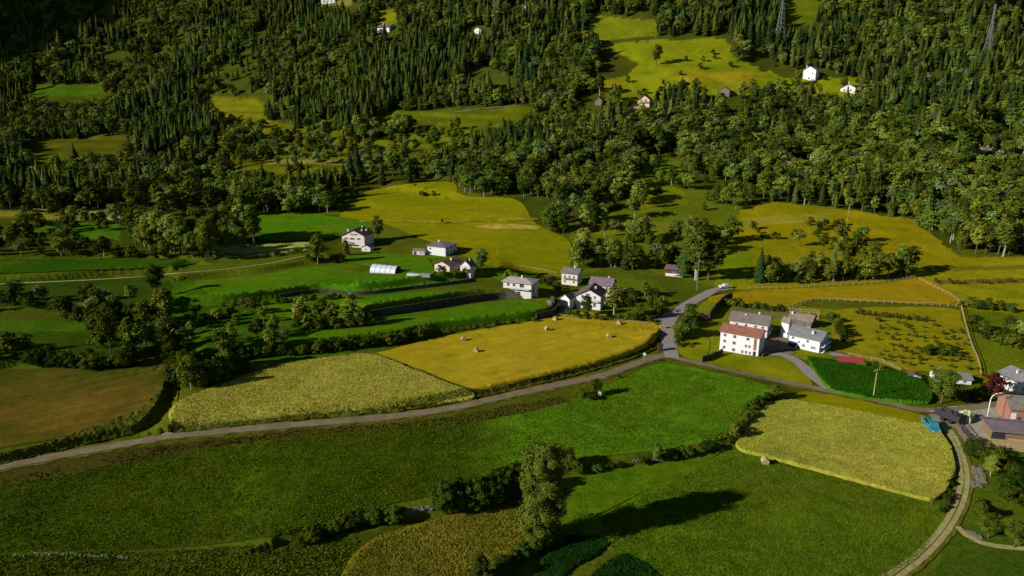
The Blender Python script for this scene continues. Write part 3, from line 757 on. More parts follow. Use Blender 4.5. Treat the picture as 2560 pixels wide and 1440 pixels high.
def tufts(name, poly, n, h, mat, label, cat, off=.1, wd=.12, lean=.12):
    xs = [p[0] for p in poly]; ys = [p[1] for p in poly]
    # spread evenly over the ground, not over the picture
    cx, cy, cz, cd = pick(xs, ys)
    X = rng.uniform(cx.min(), cx.max(), n * 3); Y = rng.uniform(cy.min(), cy.max(), n * 3)
    dens = fbm(X / 9.0, Y / 9.0, 91, 2)
    k = dens > rng.uniform(-1.4, .6, len(X)); X, Y = X[k], Y[k]
    Z = zfull(X, Y); a, b, dp = project(X, Y, Z)
    k = inpoly(a, b, poly); X, Y, Z = X[k][:n], Y[k][:n], Z[k][:n]
    m_ = len(X); vs = []; 
    for j in range(3):
        t = rng.uniform(0, 6.283, m_); hh = h * rng.uniform(.5, 1.3, m_); w = wd * rng.uniform(.6, 1.3, m_)
        ox, oy = rng.normal(0, .1, m_), rng.normal(0, .1, m_)
        bx, by = X + ox, Y + oy
        A = np.stack([bx - np.cos(t) * w, by - np.sin(t) * w, Z + off - .08], 1); B = np.stack([bx + np.cos(t) * w, by + np.sin(t) * w, Z + off - .08], 1)
        T = np.stack([bx + rng.normal(0, lean, m_), by + rng.normal(0, lean, m_), Z + off + hh], 1)
        vs.append(np.stack([A, B, T], 1))
    V = np.concatenate(vs).reshape(-1, 3); Fq = np.arange(len(V)).reshape(-1, 3)
    tag(link(name, mesh_np(name, V, Fq), None, mat), label, cat, kind='stuff')
tm1 = field_mat('tuft_green', (.065, .118, .005), (.10, .135, .008), (.045, .09, .005), grain=.3)
tm2 = field_mat('tuft_dry', (.25, .21, .022), (.13, .15, .012), (.29, .19, .02), grain=.3)
tm4 = field_mat('tuft_brown', (.11, .075, .015), (.075, .075, .010), (.13, .06, .02), grain=.3)
tm3 = field_mat('tuft_wheat', (.42, .39, .06), (.36, .36, .04), None, grain=.3)
tufts('grass_tufts', [(-60, 1230), (400, 1140), (1010, 1068), (1420, 1005), (1640, 912), (1900, 958), (1870, 1030), (1825, 1090), (1450, 1148), (1110, 1232), (780, 1325), (400, 1372), (-60, 1385)], 42000, .20, tm1, 'short tufts of grass all over the long dark meadow', 'grass')
tufts('grass_tufts', [(1500, 1300), (1830, 1128), (2340, 1262), (2360, 1300), (2300, 1390), (2180, 1480), (1560, 1460)], 26000, .18, tm1, 'short tufts of grass on the lower right meadow', 'grass')
tufts('grass_tufts', [(860, 1460), (920, 1365), (1140, 1288), (1320, 1245), (1330, 1330), (1260, 1460)], 13000, .24, tm2, 'dry standing grass stalks left of the ivy tree', 'grass', off=.3, lean=.3)
tufts('grass_tufts', [(-60, 1390), (440, 1378), (900, 1345), (850, 1460), (-60, 1460)], 2500, .16, tm1, 'coarse dark grass along the lower left edge', 'grass')
tufts('grass_tufts', [(-60, 1215), (400, 1115), (700, 1082), (1100, 1047), (1400, 990), (1430, 1008), (1150, 1073), (700, 1108), (400, 1148), (-60, 1280)], 7000, .22, tm4, 'brownish weeds on the slope under the lane', 'grass')
tufts('wheat_ears', [(1905, 1012), (1980, 1006), (2110, 1028), (2290, 1065), (2345, 1080), (2378, 1130), (2385, 1190), (2335, 1254), (2220, 1228), (2080, 1190), (1930, 1150), (1845, 1125), (1845, 1075), (1870, 1040)], 30000, .11, tm3, 'ears standing above the dense wheat block', 'wheat', off=.75, wd=.07)
tufts('grass_stalks', [(560, 965), (640, 935), (760, 905), (900, 889), (950, 893), (1060, 938), (1190, 990), (1130, 1008), (1000, 1020), (700, 1045), (560, 1060), (450, 1068), (425, 1060), (445, 1008)], 30000, .14, tm3, 'pale seed heads above the uncut tall grass', 'grass', off=.6, wd=.08)
tufts('corn_plants', [(2020, 900), (2110, 912), (2190, 922), (2290, 950), (2318, 975), (2322, 1012), (2180, 1002), (2080, 980), (2045, 945)], 14000, .45, M['corn'], 'upright corn leaves above the corn block', 'corn', off=.85, wd=.12, lean=.25)
tufts('crop_leaves', [(1340, 1450), (1372, 1352), (1430, 1343), (1500, 1345), (1522, 1362), (1490, 1390), (1430, 1420), (1400, 1450)], 7000, .25, F_crop, 'leafy tops of the vegetable crop under the ivy tree', 'crop', off=.25, wd=.14)
tufts('crop_leaves', [(1480, 1440), (1530, 1400), (1562, 1388), (1610, 1412), (1680, 1470), (1600, 1500), (1480, 1480)], 5000, .25, F_crop, 'leafy tops of the vegetable crop at the bottom edge', 'crop', off=.25, wd=.14)

# ------------------------------------------------------------------ plants
def leaf_quads(cen, nor, size, seed, aspect=.75, jit=.38):
    """one quad per centre, facing nor (jittered)"""
    r = np.random.default_rng(seed)
    n = len(cen)
    nor = nor + r.normal(0, jit, nor.shape)
    nor /= np.linalg.norm(nor, axis=1, keepdims=True) + 1e-9
    t = r.normal(0, 1, (n, 3)); t -= (t * nor).sum(1, keepdims=True) * nor
    t /= np.linalg.norm(t, axis=1, keepdims=True) + 1e-9
    b = np.cross(nor, t)
    s = (size * r.uniform(.6, 1.35, n))[:, None]
    v = np.stack([cen - t * s - b * s * aspect * .4, cen - t * s * .1 - b * s * aspect, cen + t * s + b * s * .2, cen + t * s * .1 + b * s * aspect], 1)
    return v.reshape(-1, 3), np.arange(4 * n).reshape(-1, 4)
def crown_broad(name, seed, nclump=26, per=42, size=.034, rx=.30, z0=.16, z1=1.0, shape='round', crs=.115):
    r = np.random.default_rng(seed)
    cz, rz = (z0 + z1) / 2, (z1 - z0) / 2
    cs, ns = [], []
    for i in range(nclump):
        d = r.normal(0, 1, 3); d /= np.linalg.norm(d)
        k = r.uniform(.35, .92)
        w = rx
        zz = cz + d[2] * rz * k * .92
        h = (zz - z0) / (z1 - z0)
        if shape == 'round': f = math.sqrt(max(.08, 1 - (2 * h - .9) ** 2 * .8))
        elif shape == 'column': f = min(1, .75 + .5 * h) * (1 if h < .85 else .7)
        elif shape == 'shrub': f = math.sqrt(max(.1, 1 - h ** 2 * .8)) * 1.1
        c = np.array([d[0] * w * k * f, d[1] * w * k * f, zz])
        cr = crs * r.uniform(.7, 1.35)
        q = r.normal(0, 1, (per, 3)); q /= np.linalg.norm(q, axis=1, keepdims=True)
        q[:, 2] = np.where(q[:, 2] < -.35, -q[:, 2], q[:, 2])
        rad = cr * r.uniform(.65, 1.12, per)[:, None]
        cs.append(c + q * rad * np.array([1, 1, .85])); 
        nn = q + .45 * (c - np.array([0, 0, cz])) / w + np.array([0, 0, .25])
        ns.append(nn / np.linalg.norm(nn, axis=1, keepdims=True))
    v, f = leaf_quads(np.concatenate(cs), np.concatenate(ns), size, seed + 1)
    return mesh_np(name, v, f)
def crown_conifer(name, seed, tiers=17, spikes=11, rx=.17, z0=.10):
    r = np.random.default_rng(seed)
    V, Fc = [], []
    for k in range(tiers):
        t = k / (tiers - 1)
        z = z0 + (0.985 - z0) * t
        rad = rx * ((1 - t) ** .85) * (1.0 if t > .12 else .8) + .012
        a0 = r.uniform(0, 6.28)
        for i in range(spikes if t < .8 else 6):
            a = a0 + 6.283 * i / (spikes if t < .8 else 6) + r.normal(0, .14)
            q = rad * r.uniform(.62, 1.2)
            ca, sa = math.cos(a), math.sin(a)
            zi = z + r.normal(0, .012)
            tip = (ca * q, sa * q, zi - .055 - .25 * q * .5)
            w = q * .36 + .008
            mz = zi - .02
            l = (ca * q * .55 - sa * w, sa * q * .55 + ca * w, mz - .038)
            rr = (ca * q * .55 + sa * w, sa * q * .55 - ca * w, mz - .038)
            top = (ca * q * .1, sa * q * .1, zi + .02)
            mid = (ca * q * .55, sa * q * .55, mz + .005)
            n = len(V)
            V += [top, l, mid, rr, tip]
            Fc += [(n, n + 1, n + 2), (n, n + 2, n + 3), (n + 1, n + 4, n + 2), (n + 2, n + 4, n + 3)]
    n = len(V)
    V += [(.016, 0, .93), (-.01, .014, .93), (-.01, -.014, .93), (0, 0, 1.02)]
    Fc += [(n, n + 1, n + 3), (n + 1, n + 2, n + 3), (n + 2, n, n + 3)]
    return mesh_np(name, np.array(V), np.array(Fc))
def trunk_mesh(name, seed, top=.75, r0=.022, limbs=6, lean=.02, lz=.3):
    r = random.Random(seed)
    m = MB()
    p = [Vector((0, 0, -.06)), Vector((r.uniform(-lean, lean), r.uniform(-lean, lean), top * .45)), Vector((r.uniform(-lean, lean) * 2, r.uniform(-lean, lean) * 2, top))]
    m.bar(p[0], p[1], r0, r0 * .7, 6); m.bar(p[1], p[2], r0 * .7, r0 * .2, 6)
    for i in range(limbs):
        z = lz + (top - lz) * (i + .5) / limbs
        a = r.uniform(0, 6.28); b = p[0].lerp(p[2], z / top)
        m.bar(b, b + Vector((math.cos(a) * .18, math.sin(a) * .18, .12)), r0 * .4, r0 * .1, 4)
    me = bpy.data.meshes.new(name); me.from_pydata(m.v, [], m.f); me.update()
    return me
KIND = {}
def kind(k, crowns, trunks, mat, barks, tname):
    L = []
    for i, c in enumerate(crowns):
        c.materials.append(mat if not isinstance(mat, list) else mat[i % len(mat)])
        t = trunks[i % len(trunks)] if trunks else None
        if t and not t.materials: t.materials.append(barks[i % len(barks)])
        L.append((c, t))
    KIND[k] = (L, tname)
tr = [trunk_mesh('broadleaf_trunk', i, .8, .020) for i in range(4)]
trc = [trunk_mesh('conifer_trunk', 20 + i, .9, .014, 0, .004) for i in range(3)]
kind('broadleaf_tree', [crown_broad('broadleaf_crown', 100 + i, 26 + 3 * (i % 3), 44, .033, .29 + .02 * (i % 3), .14 + .04 * (i % 2)) for i in range(5)]
     + [crown_broad('broadleaf_crown', 120, 24, 40, .033, .30, .16)],
     tr, [M['leaf_b']] * 5 + [M['leaf_p']], [M['bark'], M['bark_pale']], 'broadleaf_tree')
kind('slender_tree', [crown_broad('slender_crown', 140 + i, 24, 40, .028, .15, .12, shape='column', crs=.085) for i in range(3)], tr, M['leaf_b'], [M['bark']], 'broadleaf_tree')
kind('conifer_tree', [crown_conifer('conifer_crown', 200 + i, 16 + i % 3, 11, .175 + .02 * (i % 3)) for i in range(4)], trc, M['leaf_c'], [M['bark']], 'conifer_tree')
kind('shrub', [crown_broad('shrub_crown', 300 + i, 16, 34, .06, .46, .02, .98, 'shrub', .19) for i in range(4)], None, M['leaf_s'], None, 'shrub')
kind('near_shrub', [crown_broad('near_shrub_crown', 320 + i, 46, 95, .028, .48, .02, .98, 'shrub', .13) for i in range(3)], None, M['leaf_s'], None, 'shrub')
kind('near_tree', [crown_broad('near_tree_crown', 340 + i, 60, 110, .016, .28, .10, crs=.085) for i in range(3)], tr, M['leaf_b'], [M['bark']], 'broadleaf_tree')
kind('near_column', [crown_broad('near_column_crown', 360 + i, 60, 100, .015, .15, .04, shape='column', crs=.06) for i in range(2)], tr, M['leaf_i'], [M['bark']], 'broadleaf_tree')
kind('dry_shrub', [crown_broad('dry_shrub_crown', 380 + i, 11, 22, .075, .48, .02, .98, 'shrub', .2) for i in range(3)], None, M['leaf_o'], None, 'orchard_bush')
kind('copper_tree', [crown_broad('copper_crown', 390, 40, 70, .026, .36, .12)], tr, M['leaf_r'], [M['bark']], 'copper_tree')

PQ = []
PL_ = []     # every plant: (kind, x, y, z, height, width scale, label, cat, group, priority)
def plant(k, px, py, hpx, wf=1.0, label=None, group=None, cat=None, pri=0):
    PQ.append((k, px, py, hpx, wf, label, group, cat, pri))
def flush_plants():
    if not PQ: return
    x, y, z, dd = pick([p[1] for p in PQ], [p[2] for p in PQ])
    for i, (k, px, py, hpx, wf, label, group, cat, pri) in enumerate(PQ):
        d = dd[i]
        PL_.append((k, x[i], y[i], z[i], hpx * d / (F * math.cos(PITCH + math.atan((py - 720) / F)) * .96), wf, label, cat, group, pri))
def row(k, pts, n, h, wf=1.0, label=None, group=None, cat=None, jit=(5, 3), pri=0):
    q = smooth_line(pts, 4)
    for i in range(n):
        u = q[int((i + random.uniform(0.1, .9)) / n * (len(q) - 1))]
        plant(k, u[0] + random.uniform(-jit[0], jit[0]), u[1] + random.uniform(-jit[1], jit[1]), h * random.uniform(.65, 1.3), wf * random.uniform(.85, 1.2), label, group, cat, pri)
def blob(mix, poly, n, h, label, group, cat=None, pri=0):
    """n plants of the mix {kind: share} inside a photo polygon"""
    xs = [p[0] for p in poly]; ys = [p[1] for p in poly]; c = 0
    ks = list(mix); ws = [mix[k][0] for k in ks]
    while c < n:
        x = random.uniform(min(xs), max(xs)); y = random.uniform(min(ys), max(ys))
        if not bool(inpoly(np.array([x]), np.array([y]), poly)[0]): continue
        k = random.choices(ks, ws)[0]
        plant(k, x, y, h * mix[k][1] * random.uniform(.6, 1.25), random.uniform(.85, 1.25), label, group, cat, pri)
        c += 1

# single trees that stand out
S = [
 ('near_tree', 1418, 1172, 56, 1.15, 'round bushy tree just right of the tall ivy clad tree'),
 ('near_column', 1203, 1462, 74, 1.3, 'dark bushy tree cut off by the bottom edge, left of the crop'),
 ('near_tree', 478, 975, 90, .9, 'leafy tree leaning over the left end of the tall grass'),
 ('near_column', 440, 940, 150, 1.0, 'tall narrow pale green tree at the corner of the brown field'),
 ('slender_tree', 420, 830, 110, 1.1, 'slender tree rising above the left hedge above the brown field'),
 ('near_tree', 278, 882, 120, .75, 'lone tree standing in the little meadow above the brown field'),
 ('near_tree', 390, 740, 90, .9, 'dense tree where the terrace path meets the left hedges'),
 ('near_tree', 945, 602, 66, .85, 'dark tree tight behind the white gabled house'),
 ('near_tree', 1203, 680, 62, .95, 'rounded tree right of the chalet with dark roof'),
 ('near_tree', 795, 660, 80, .75, 'tree left of the white gabled house by the pale strip'),
 ('broadleaf_tree', 865, 640, 42, .8, 'small tree in front of the white gabled house annex'),
 ('near_column', 1467, 788, 55, 1.5, 'dark narrow yew in front of the lowest village house'),
 ('slender_tree', 1535, 795, 85, 1.6, 'dark tree in shade at the right end of the village houses'),
 ('near_tree', 1598, 800, 45, 1.1, 'reddish green garden bush tree near the village gate'),
 ('near_tree', 1722, 845, 66, 1.1, 'round garden tree inside the road bend left of the farm'),
 ('near_tree', 2352, 1008, 88, 1.45, 'bushy green tree in front of the low grey roofed house'),
 ('copper_tree', 2482, 1002, 74, 1.0, 'dark red copper leaved tree between the two right edge houses'),
 ('broadleaf_tree', 1105, 560, 14, .9, 'tiny lone bush in the olive meadow'),
 ('conifer_tree', 1536, 262, 54, 1.5, 'dark pointed conifer left of the beige chalet'),
 ('near_column', 1740, 700, 165, 1.35, 'very tall tree beside the red brown cabin'),
 ('conifer_tree', 1712, 690, 115, 1.3, 'tall conifer just behind the red brown cabin'),
 ('near_column', 1772, 700, 130, 1.5, 'tall leafy tree right of the red brown cabin casting a long shadow'),
 ('near_tree', 1460, 660, 105, .8, 'tall tree on the left end of the wood behind the village'),
 ('near_tree', 1440, 672, 70, .9, 'lower tree at the left foot of the wood behind the village'),
 ('conifer_tree', 1898, 705, 85, 1.2, 'spruce at the left end of the tree belt above the tan field'),
 ('near_tree', 1992, 216, 42, .9, 'tree just left of the tall white house on the upper meadow'),
 ('near_tree', 2110, 222, 30, 1.1, 'round tree left of the low bungalow on the upper meadow'),
 ('near_tree', 1840, 155, 46, 1.3, 'spreading dark tree on top of the upper meadow'),
 ('near_tree', 1640, 165, 60, .8, 'open crowned tree in the middle of the upper meadow'),
 ('near_tree', 1488, 988, 44, 1.2, 'small bushy tree beside the little shrine below the lane'),
 ('near_shrub', 1455, 992, 22, 1.6, 'low scrub left of the little shrine below the lane'),
 ('near_shrub', 1480, 1000, 18, 1.6, 'scrub right at the foot of the little shrine'),
 ('near_tree', 1640, 1158, 52, .9, 'small bright tree on the field bank right of the ivy clad tree'),
 ('near_tree', 1835, 1100, 44, 1.0, 'bush tree at the upper left corner of the wheat'),
 ('near_tree', 1935, 1003, 46, .8, 'small tree where the field bank meets the lane'),
 ('near_tree', 350, 545, 110, .9, 'tall bright tree among the terraces of the left hillside'),
 ('near_tree', 2475, 1190, 52, 1.1, 'green bush tree behind the stone heap on the track'),
 ('near_tree', 2448, 1300, 50, .9, 'bright green tree on the right of the track bend'),
 ('near_tree', 2470, 1345, 62, 1.2, 'wide bushy tree above the stones at the track fork'),
 ('near_tree', 2535, 1370, 66, 1.1, 'dark bushy tree at the lower right picture edge'),
 ('near_tree', 2230, 445, 44, 1.3, 'pale round tree alone at the lower edge of the right wood'),
]
for k, x, y, h, w, lb in S: plant(k, x, y, h, w, lb, pri=5)
HG = 'hedge shrubs between the fields'
# hedges and bush rows
row('near_shrub', [(760, 1362), (830, 1335), (900, 1312), (1010, 1300)], 26, 30, 1.1, 'low dark shrub in the hedge below the long dark meadow, left of the ivy tree', 'shrubs of the hedge left of the ivy tree', pri=3)
row('near_shrub', [(1100, 1285), (1170, 1275), (1240, 1255), (1310, 1232)], 22, 62, .8, 'tall dark shrub packed against the left side of the ivy tree', 'tall shrubs beside the ivy tree', pri=3)
row('near_shrub', [(1440, 1190), (1520, 1172), (1620, 1162)], 5, 22, 1.1, 'low shrub on the bank right of the ivy tree', 'shrubs on the bank right of the ivy tree', pri=3)
row('near_shrub', [(1640, 1150), (1720, 1140), (1800, 1118), (1840, 1095), (1860, 1060), (1880, 1030), (1910, 1005), (1960, 998)], 17, 22, 1.2, 'low shrub on the curved bank left of the wheat', 'shrubs of the curved bank by the wheat', pri=3)
row('near_shrub', [(1340, 1380), (1300, 1400), (1250, 1440), (1200, 1480)], 9, 34, 1.1, 'dark shrub in the corner below the ivy tree', 'shrubs below the ivy tree', pri=3)
row('near_shrub', [(1340, 1358), (1370, 1362), (1400, 1350)], 6, 30, 1.1, 'shrub at the very foot of the ivy tree', 'shrubs at the foot of the ivy tree', pri=3)
row('shrub', [(545, 905), (640, 893), (760, 884), (900, 868), (1000, 856), (1080, 838)], 54, 24, 1.1, 'dark shrub of the hedge along the top of the tall grass', 'shrubs of the hedge above the tall grass', pri=2)
row('shrub', [(1080, 838), (1240, 815), (1340, 803)], 16, 10, 1.2, 'tiny shrub on the bank above the hay bales', 'small shrubs on the hay field bank', pri=1)
row('broadleaf_tree', [(740, 815), (800, 812), (860, 815), (925, 812)], 13, 58, .9, 'dark tree of the clump on the middle terrace', 'trees of the clump on the middle terrace', cat='tree', pri=3)
row('shrub', [(740, 822), (830, 822), (930, 816)], 14, 30, 1.2, 'shrub under the tree clump on the middle terrace', 'shrubs under the middle terrace clump', pri=1)
blob({'broadleaf_tree': (1, 1), 'slender_tree': (.4, 1.1), 'shrub': (.7, .5)}, [(440, 800), (560, 800), (700, 830), (770, 870), (700, 885), (560, 900), (500, 880), (440, 850)], 22, 50, 'dark plant of the overgrown corner between brown field and terraces', 'overgrown corner between terraces', pri=2)
row('broadleaf_tree', [(600, 780), (650, 790), (700, 850), (720, 880)], 6, 54, .9, 'tree straggling down the slope left of the middle terrace', 'trees left of the middle terrace', cat='tree', pri=2)
row('shrub', [(560, 770), (640, 764), (760, 755), (900, 746)], 18, 14, 1.2, 'low shrub along the hedge line under the upper terrace', 'low shrubs under the upper terrace', pri=1)
row('shrub', [(450, 960), (510, 965), (560, 940), (620, 920)], 16, 44, 1.0, 'shrub at the left rim of the tall grass', 'shrubs at the rim of the tall grass', pri=2)
row('near_shrub', [(445, 905), (470, 950), (500, 975)], 8, 70, .8, 'leafy shrub around the leaning tree by the tall grass', 'shrubs by the leaning tree', pri=2)
row('shrub', [(1540, 945), (1560, 940)], 1, 10, 1.0, 'single tuft below the lane near the shrine', None, pri=1)
blob({'shrub': (1, .8), 'broadleaf_tree': (.5, 1.1)}, [(-60, 742), (140, 745), (420, 752), (430, 800), (250, 820), (100, 790), (-60, 780)], 52, 44, 'dark shrub in the thick left hedge belt', 'thick hedge belt at the left', pri=2)
blob({'broadleaf_tree': (1, 1.0), 'shrub': (.7, .6)}, [(240, 850), (330, 830), (440, 790), (430, 870), (330, 890), (240, 880)], 26, 60, 'dark tree beside the lone meadow tree at the left', 'trees around the left meadow', pri=2)
blob({'shrub': (1, 1)}, [(-60, 850), (90, 880), (250, 905), (240, 915), (60, 910), (-60, 900)], 16, 34, 'shrub on the wall above the brown field', 'shrubs above the brown field', pri=2)
blob({'broadleaf_tree': (1, 1.0), 'shrub': (.6, .6)}, [(-60, 610), (120, 600), (300, 625), (500, 645), (500, 655), (200, 645), (-60, 645)], 44, 44, 'dark tree in the belt along the long left field', 'tree belt along the long left field', pri=2)
blob({'near_tree': (1, 1.1), 'slender_tree': (.3, 1.2)}, [(320, 600), (420, 612), (520, 605), (640, 590), (655, 612), (520, 650), (420, 640), (330, 625)], 44, 80, 'rounded tree of the dark grove left of the pale strip', 'dark grove left of the pale strip', cat='tree', pri=3)
blob({'shrub': (1, 1), 'broadleaf_tree': (.3, 1.6)}, [(-60, 640), (40, 555), (300, 548), (320, 570), (160, 600)], 26, 30, 'scattered shrub on the left terraces', 'scattered shrubs on the left terraces', pri=1)
blob({'broadleaf_tree': (1, 1), 'slender_tree': (.4, 1.15), 'shrub': (.3, .5)}, [(1340, 555), (1400, 545), (1500, 570), (1640, 600), (1850, 600), (1840, 640), (1700, 640), (1480, 590), (1380, 590)], 46, 52, 'leafy tree in the loose wood behind the village', 'loose wood behind the village', cat='tree', pri=2)
blob({'broadleaf_tree': (1, 1), 'conifer_tree': (.3, 1.3), 'slender_tree': (.4, 1.2)}, [(1430, 670), (1500, 668), (1600, 678), (1680, 672), (1690, 650), (1600, 662), (1440, 650)], 30, 56, 'tree of the dense row right behind the village houses', 'dense row behind the village', cat='tree', pri=3)
blob({'broadleaf_tree': (1, 1), 'slender_tree': (.5, 1.2), 'conifer_tree': (.3, 1.2), 'shrub': (.4, .5)}, [(1885, 690), (2060, 680), (2160, 690), (2280, 668), (2290, 690), (2160, 702), (1900, 714)], 50, 52, 'tree of the belt between the right meadow and the tan field', 'tree belt above the tan field', cat='tree', pri=3)
blob({'shrub': (1, 1), 'broadleaf_tree': (.4, 1.6)}, [(1950, 615), (2060, 605), (2180, 590), (2210, 640), (2150, 660), (2060, 630)], 22, 24, 'bush on the right meadow above the tree belt', 'bushes on the right meadow', pri=1)
blob({'shrub': (1, 1)}, [(1860, 575), (1900, 565), (2100, 560), (2180, 600), (2000, 600), (1900, 600)], 14, 18, 'small bush dotted on the right meadow', 'small bushes on the right meadow', pri=1)
row('dry_shrub', [(2330, 706), (2430, 708), (2560, 704)], 14, 9, 1.3, 'low brown scrub on the step of the far right meadow', 'scrub on the far right meadow', pri=1)
row('shrub', [(2405, 768), (2440, 772), (2500, 775), (2540, 782)], 12, 22, 1.3, 'bush in the hedge right of the orchard corner', 'hedge right of the orchard corner', pri=1)
row('shrub', [(2440, 830), (2490, 855), (2540, 870)], 14, 30, 1.2, 'bush of the green clump right of the orchard fence', 'clump right of the orchard fence', pri=1)
row('broadleaf_tree', [(2520, 840), (2560, 850)], 3, 50, 1.0, 'tree at the right edge above the white houses', 'trees at the right edge above the houses', pri=1)
row('shrub', [(2300, 885), (2345, 888), (2390, 892)], 9, 18, 1.3, 'green bush in the lower orchard', 'green bushes in the lower orchard', pri=1)
# village gardens
row('shrub', [(1390, 775), (1420, 790), (1500, 798), (1540, 800), (1600, 802), (1640, 806)], 30, 16, 1.1, 'small garden shrub in front of the village houses', 'garden shrubs in front of the village', pri=2)
blob({'shrub': (1, 1), 'broadleaf_tree': (.2, 1.7)}, [(1540, 740), (1640, 735), (1680, 750), (1660, 775), (1560, 770)], 24, 20, 'garden shrub on the slope left of the pale road', 'garden shrubs left of the pale road', pri=2)
row('shrub', [(1340, 705), (1380, 715), (1400, 735)], 9, 20, 1.1, 'shrub between the villa and the tall village house', 'shrubs right of the villa', pri=1)
row('shrub', [(1695, 870), (1700, 830), (1730, 800), (1700, 850)], 14, 30, 1.2, 'rounded shrub of the garden hedge in the road bend', 'garden hedge in the road bend', pri=2)
row('shrub', [(1640, 800), (1650, 790), (1660, 785)], 3, 26, .9, 'clipped shrub by the village driveway', 'clipped shrubs by the driveway', pri=1)
row('shrub', [(1800, 760), (1860, 768), (1960, 780), (1990, 790)], 14, 16, 1.2, 'garden bush behind the big taupe roof', 'garden bushes behind the farm houses', pri=1)
row('shrub', [(2075, 800), (2100, 830), (2110, 860)], 9, 22, 1.1, 'bush on the slope right of the stone barn', 'bushes right of the stone barn', pri=1)
row('shrub', [(2150, 918), (2190, 925), (2230, 935)], 8, 20, 1.2, 'bush between the red shed and the corn', 'bushes right of the red shed', pri=1)
blob({'shrub': (1, 1)}, [(1045, 489), (1090, 488), (1090, 494), (1045, 494)], 5, 12, 'bush of the dark oval thicket on top of the olive meadow', 'oval thicket on the olive meadow')
row('shrub', [(2390, 1000), (2440, 998), (2500, 1000)], 8, 24, 1.1, 'dark shrub along the lane below the copper tree', 'shrubs along the right lane', pri=1)
row('shrub', [(870, 640), (850, 655), (760, 650)], 8, 18, 1.1, 'shrub on the slope below the white gabled house', 'shrubs below the gabled house', pri=1)
row('shrub', [(1085, 665), (1110, 690), (1180, 688)], 6, 16, 1.1, 'shrub in front of the dark roofed chalet', 'shrubs at the chalet', pri=1)
row('dry_shrub', [(1990, 668), (1985, 670)], 1, 8, 1, 'dry bush beside the tree belt', None, pri=0)
row('near_shrub', [(2440, 1150), (2500, 1175), (2540, 1215), (2520, 1260)], 12, 40, 1.1, 'shrub in the shady scrub right of the track', 'scrub right of the dirt track', pri=2)
row('near_shrub', [(2452, 1300), (2446, 1270), (2440, 1245)], 5, 26, 1.0, 'small shrub close to the right rut of the track', 'shrubs close to the track', pri=2)
row('near_shrub', [(2378, 1190), (2376, 1225), (2366, 1262), (2352, 1290)], 9, 13, 1.1, 'low shrub on the strip between wheat and track', 'low shrubs between wheat and track', pri=2)
row('near_shrub', [(75, 912), (160, 918), (250, 922), (330, 912)], 18, 34, 1.1, 'shrub overgrowing the field wall above the brown field', 'shrubs over the wall above the brown field', pri=2)
blob({'broadleaf_tree': (1, 1.0), 'shrub': (1, .6), 'conifer_tree': (.15, 1.2)}, [(620, 315), (900, 340), (900, 470), (640, 500), (420, 470), (420, 400)], 110, 34, 'tree or bush dotted over the left hillside terraces', 'trees on the left hillside terraces', 'tree')
blob({'broadleaf_tree': (1, 1.0), 'shrub': (1.5, .5), 'conifer_tree': (.2, 1.2)}, [(700, 340), (940, 340), (1180, 320), (1180, 345), (1100, 380), (900, 400), (700, 390)], 60, 34, 'tree or bush dotted over the middle hillside clearing', 'trees dotted over the middle hillside clearing', 'tree')
blob({'shrub': (1, 1)}, [(1480, 210), (1860, 110), (2200, 205), (1900, 240), (1560, 262)], 34, 13, 'small bush on the upper meadow', 'small bushes of the upper meadow')
blob({'shrub': (1, 1), 'broadleaf_tree': (.5, 1.6)}, [(0, 500), (640, 505), (640, 560), (300, 570), (0, 560)], 50, 26, 'bush along the lanes of the left hillside foot', 'bushes along the left lanes')
blob({'broadleaf_tree': (1, 1.1), 'slender_tree': (.6, 1.3)}, [(1360, 500), (1480, 495), (1600, 500), (1640, 520), (1600, 570), (1480, 560), (1380, 540)], 26, 46, 'tree in front of the middle wood', 'trees in front of the middle wood', 'tree')
blob({'broadleaf_tree': (1, 1), 'shrub': (.6, .6)}, [(1600, 400), (1720, 440), (1900, 480), (1860, 540), (1700, 530), (1600, 470)], 26, 40, 'tree in the loose gap of the right wood', 'trees in the gap of the right wood', 'tree')
# orchard of young bushes
for i in range(22):
    plant('dry_shrub', 2140 + i * 8.3 + random.uniform(-2, 2), 786 + i * .9 + random.uniform(-1, 1), 13 * random.uniform(.8, 1.2), 1.0, 'young bush in the dense top row of the orchard', 'bushes of the dense top orchard row', 'bush', 2)
for r_ in range(8):
    for i in range(11):
        x = 2190 + i * 24 + r_ * 3 + random.uniform(-8, 8); y = 808 + r_ * 14 + i * 1.8 + random.uniform(-4, 4)
        if x > 2395 + (y - 780) * .35 or random.random() < .15: continue
        plant('dry_shrub', x, y, 10 * random.uniform(.6, 1.35), 1.25, 'young bush planted in the open rows of the orchard', 'young bushes of the orchard', 'bush', 1)

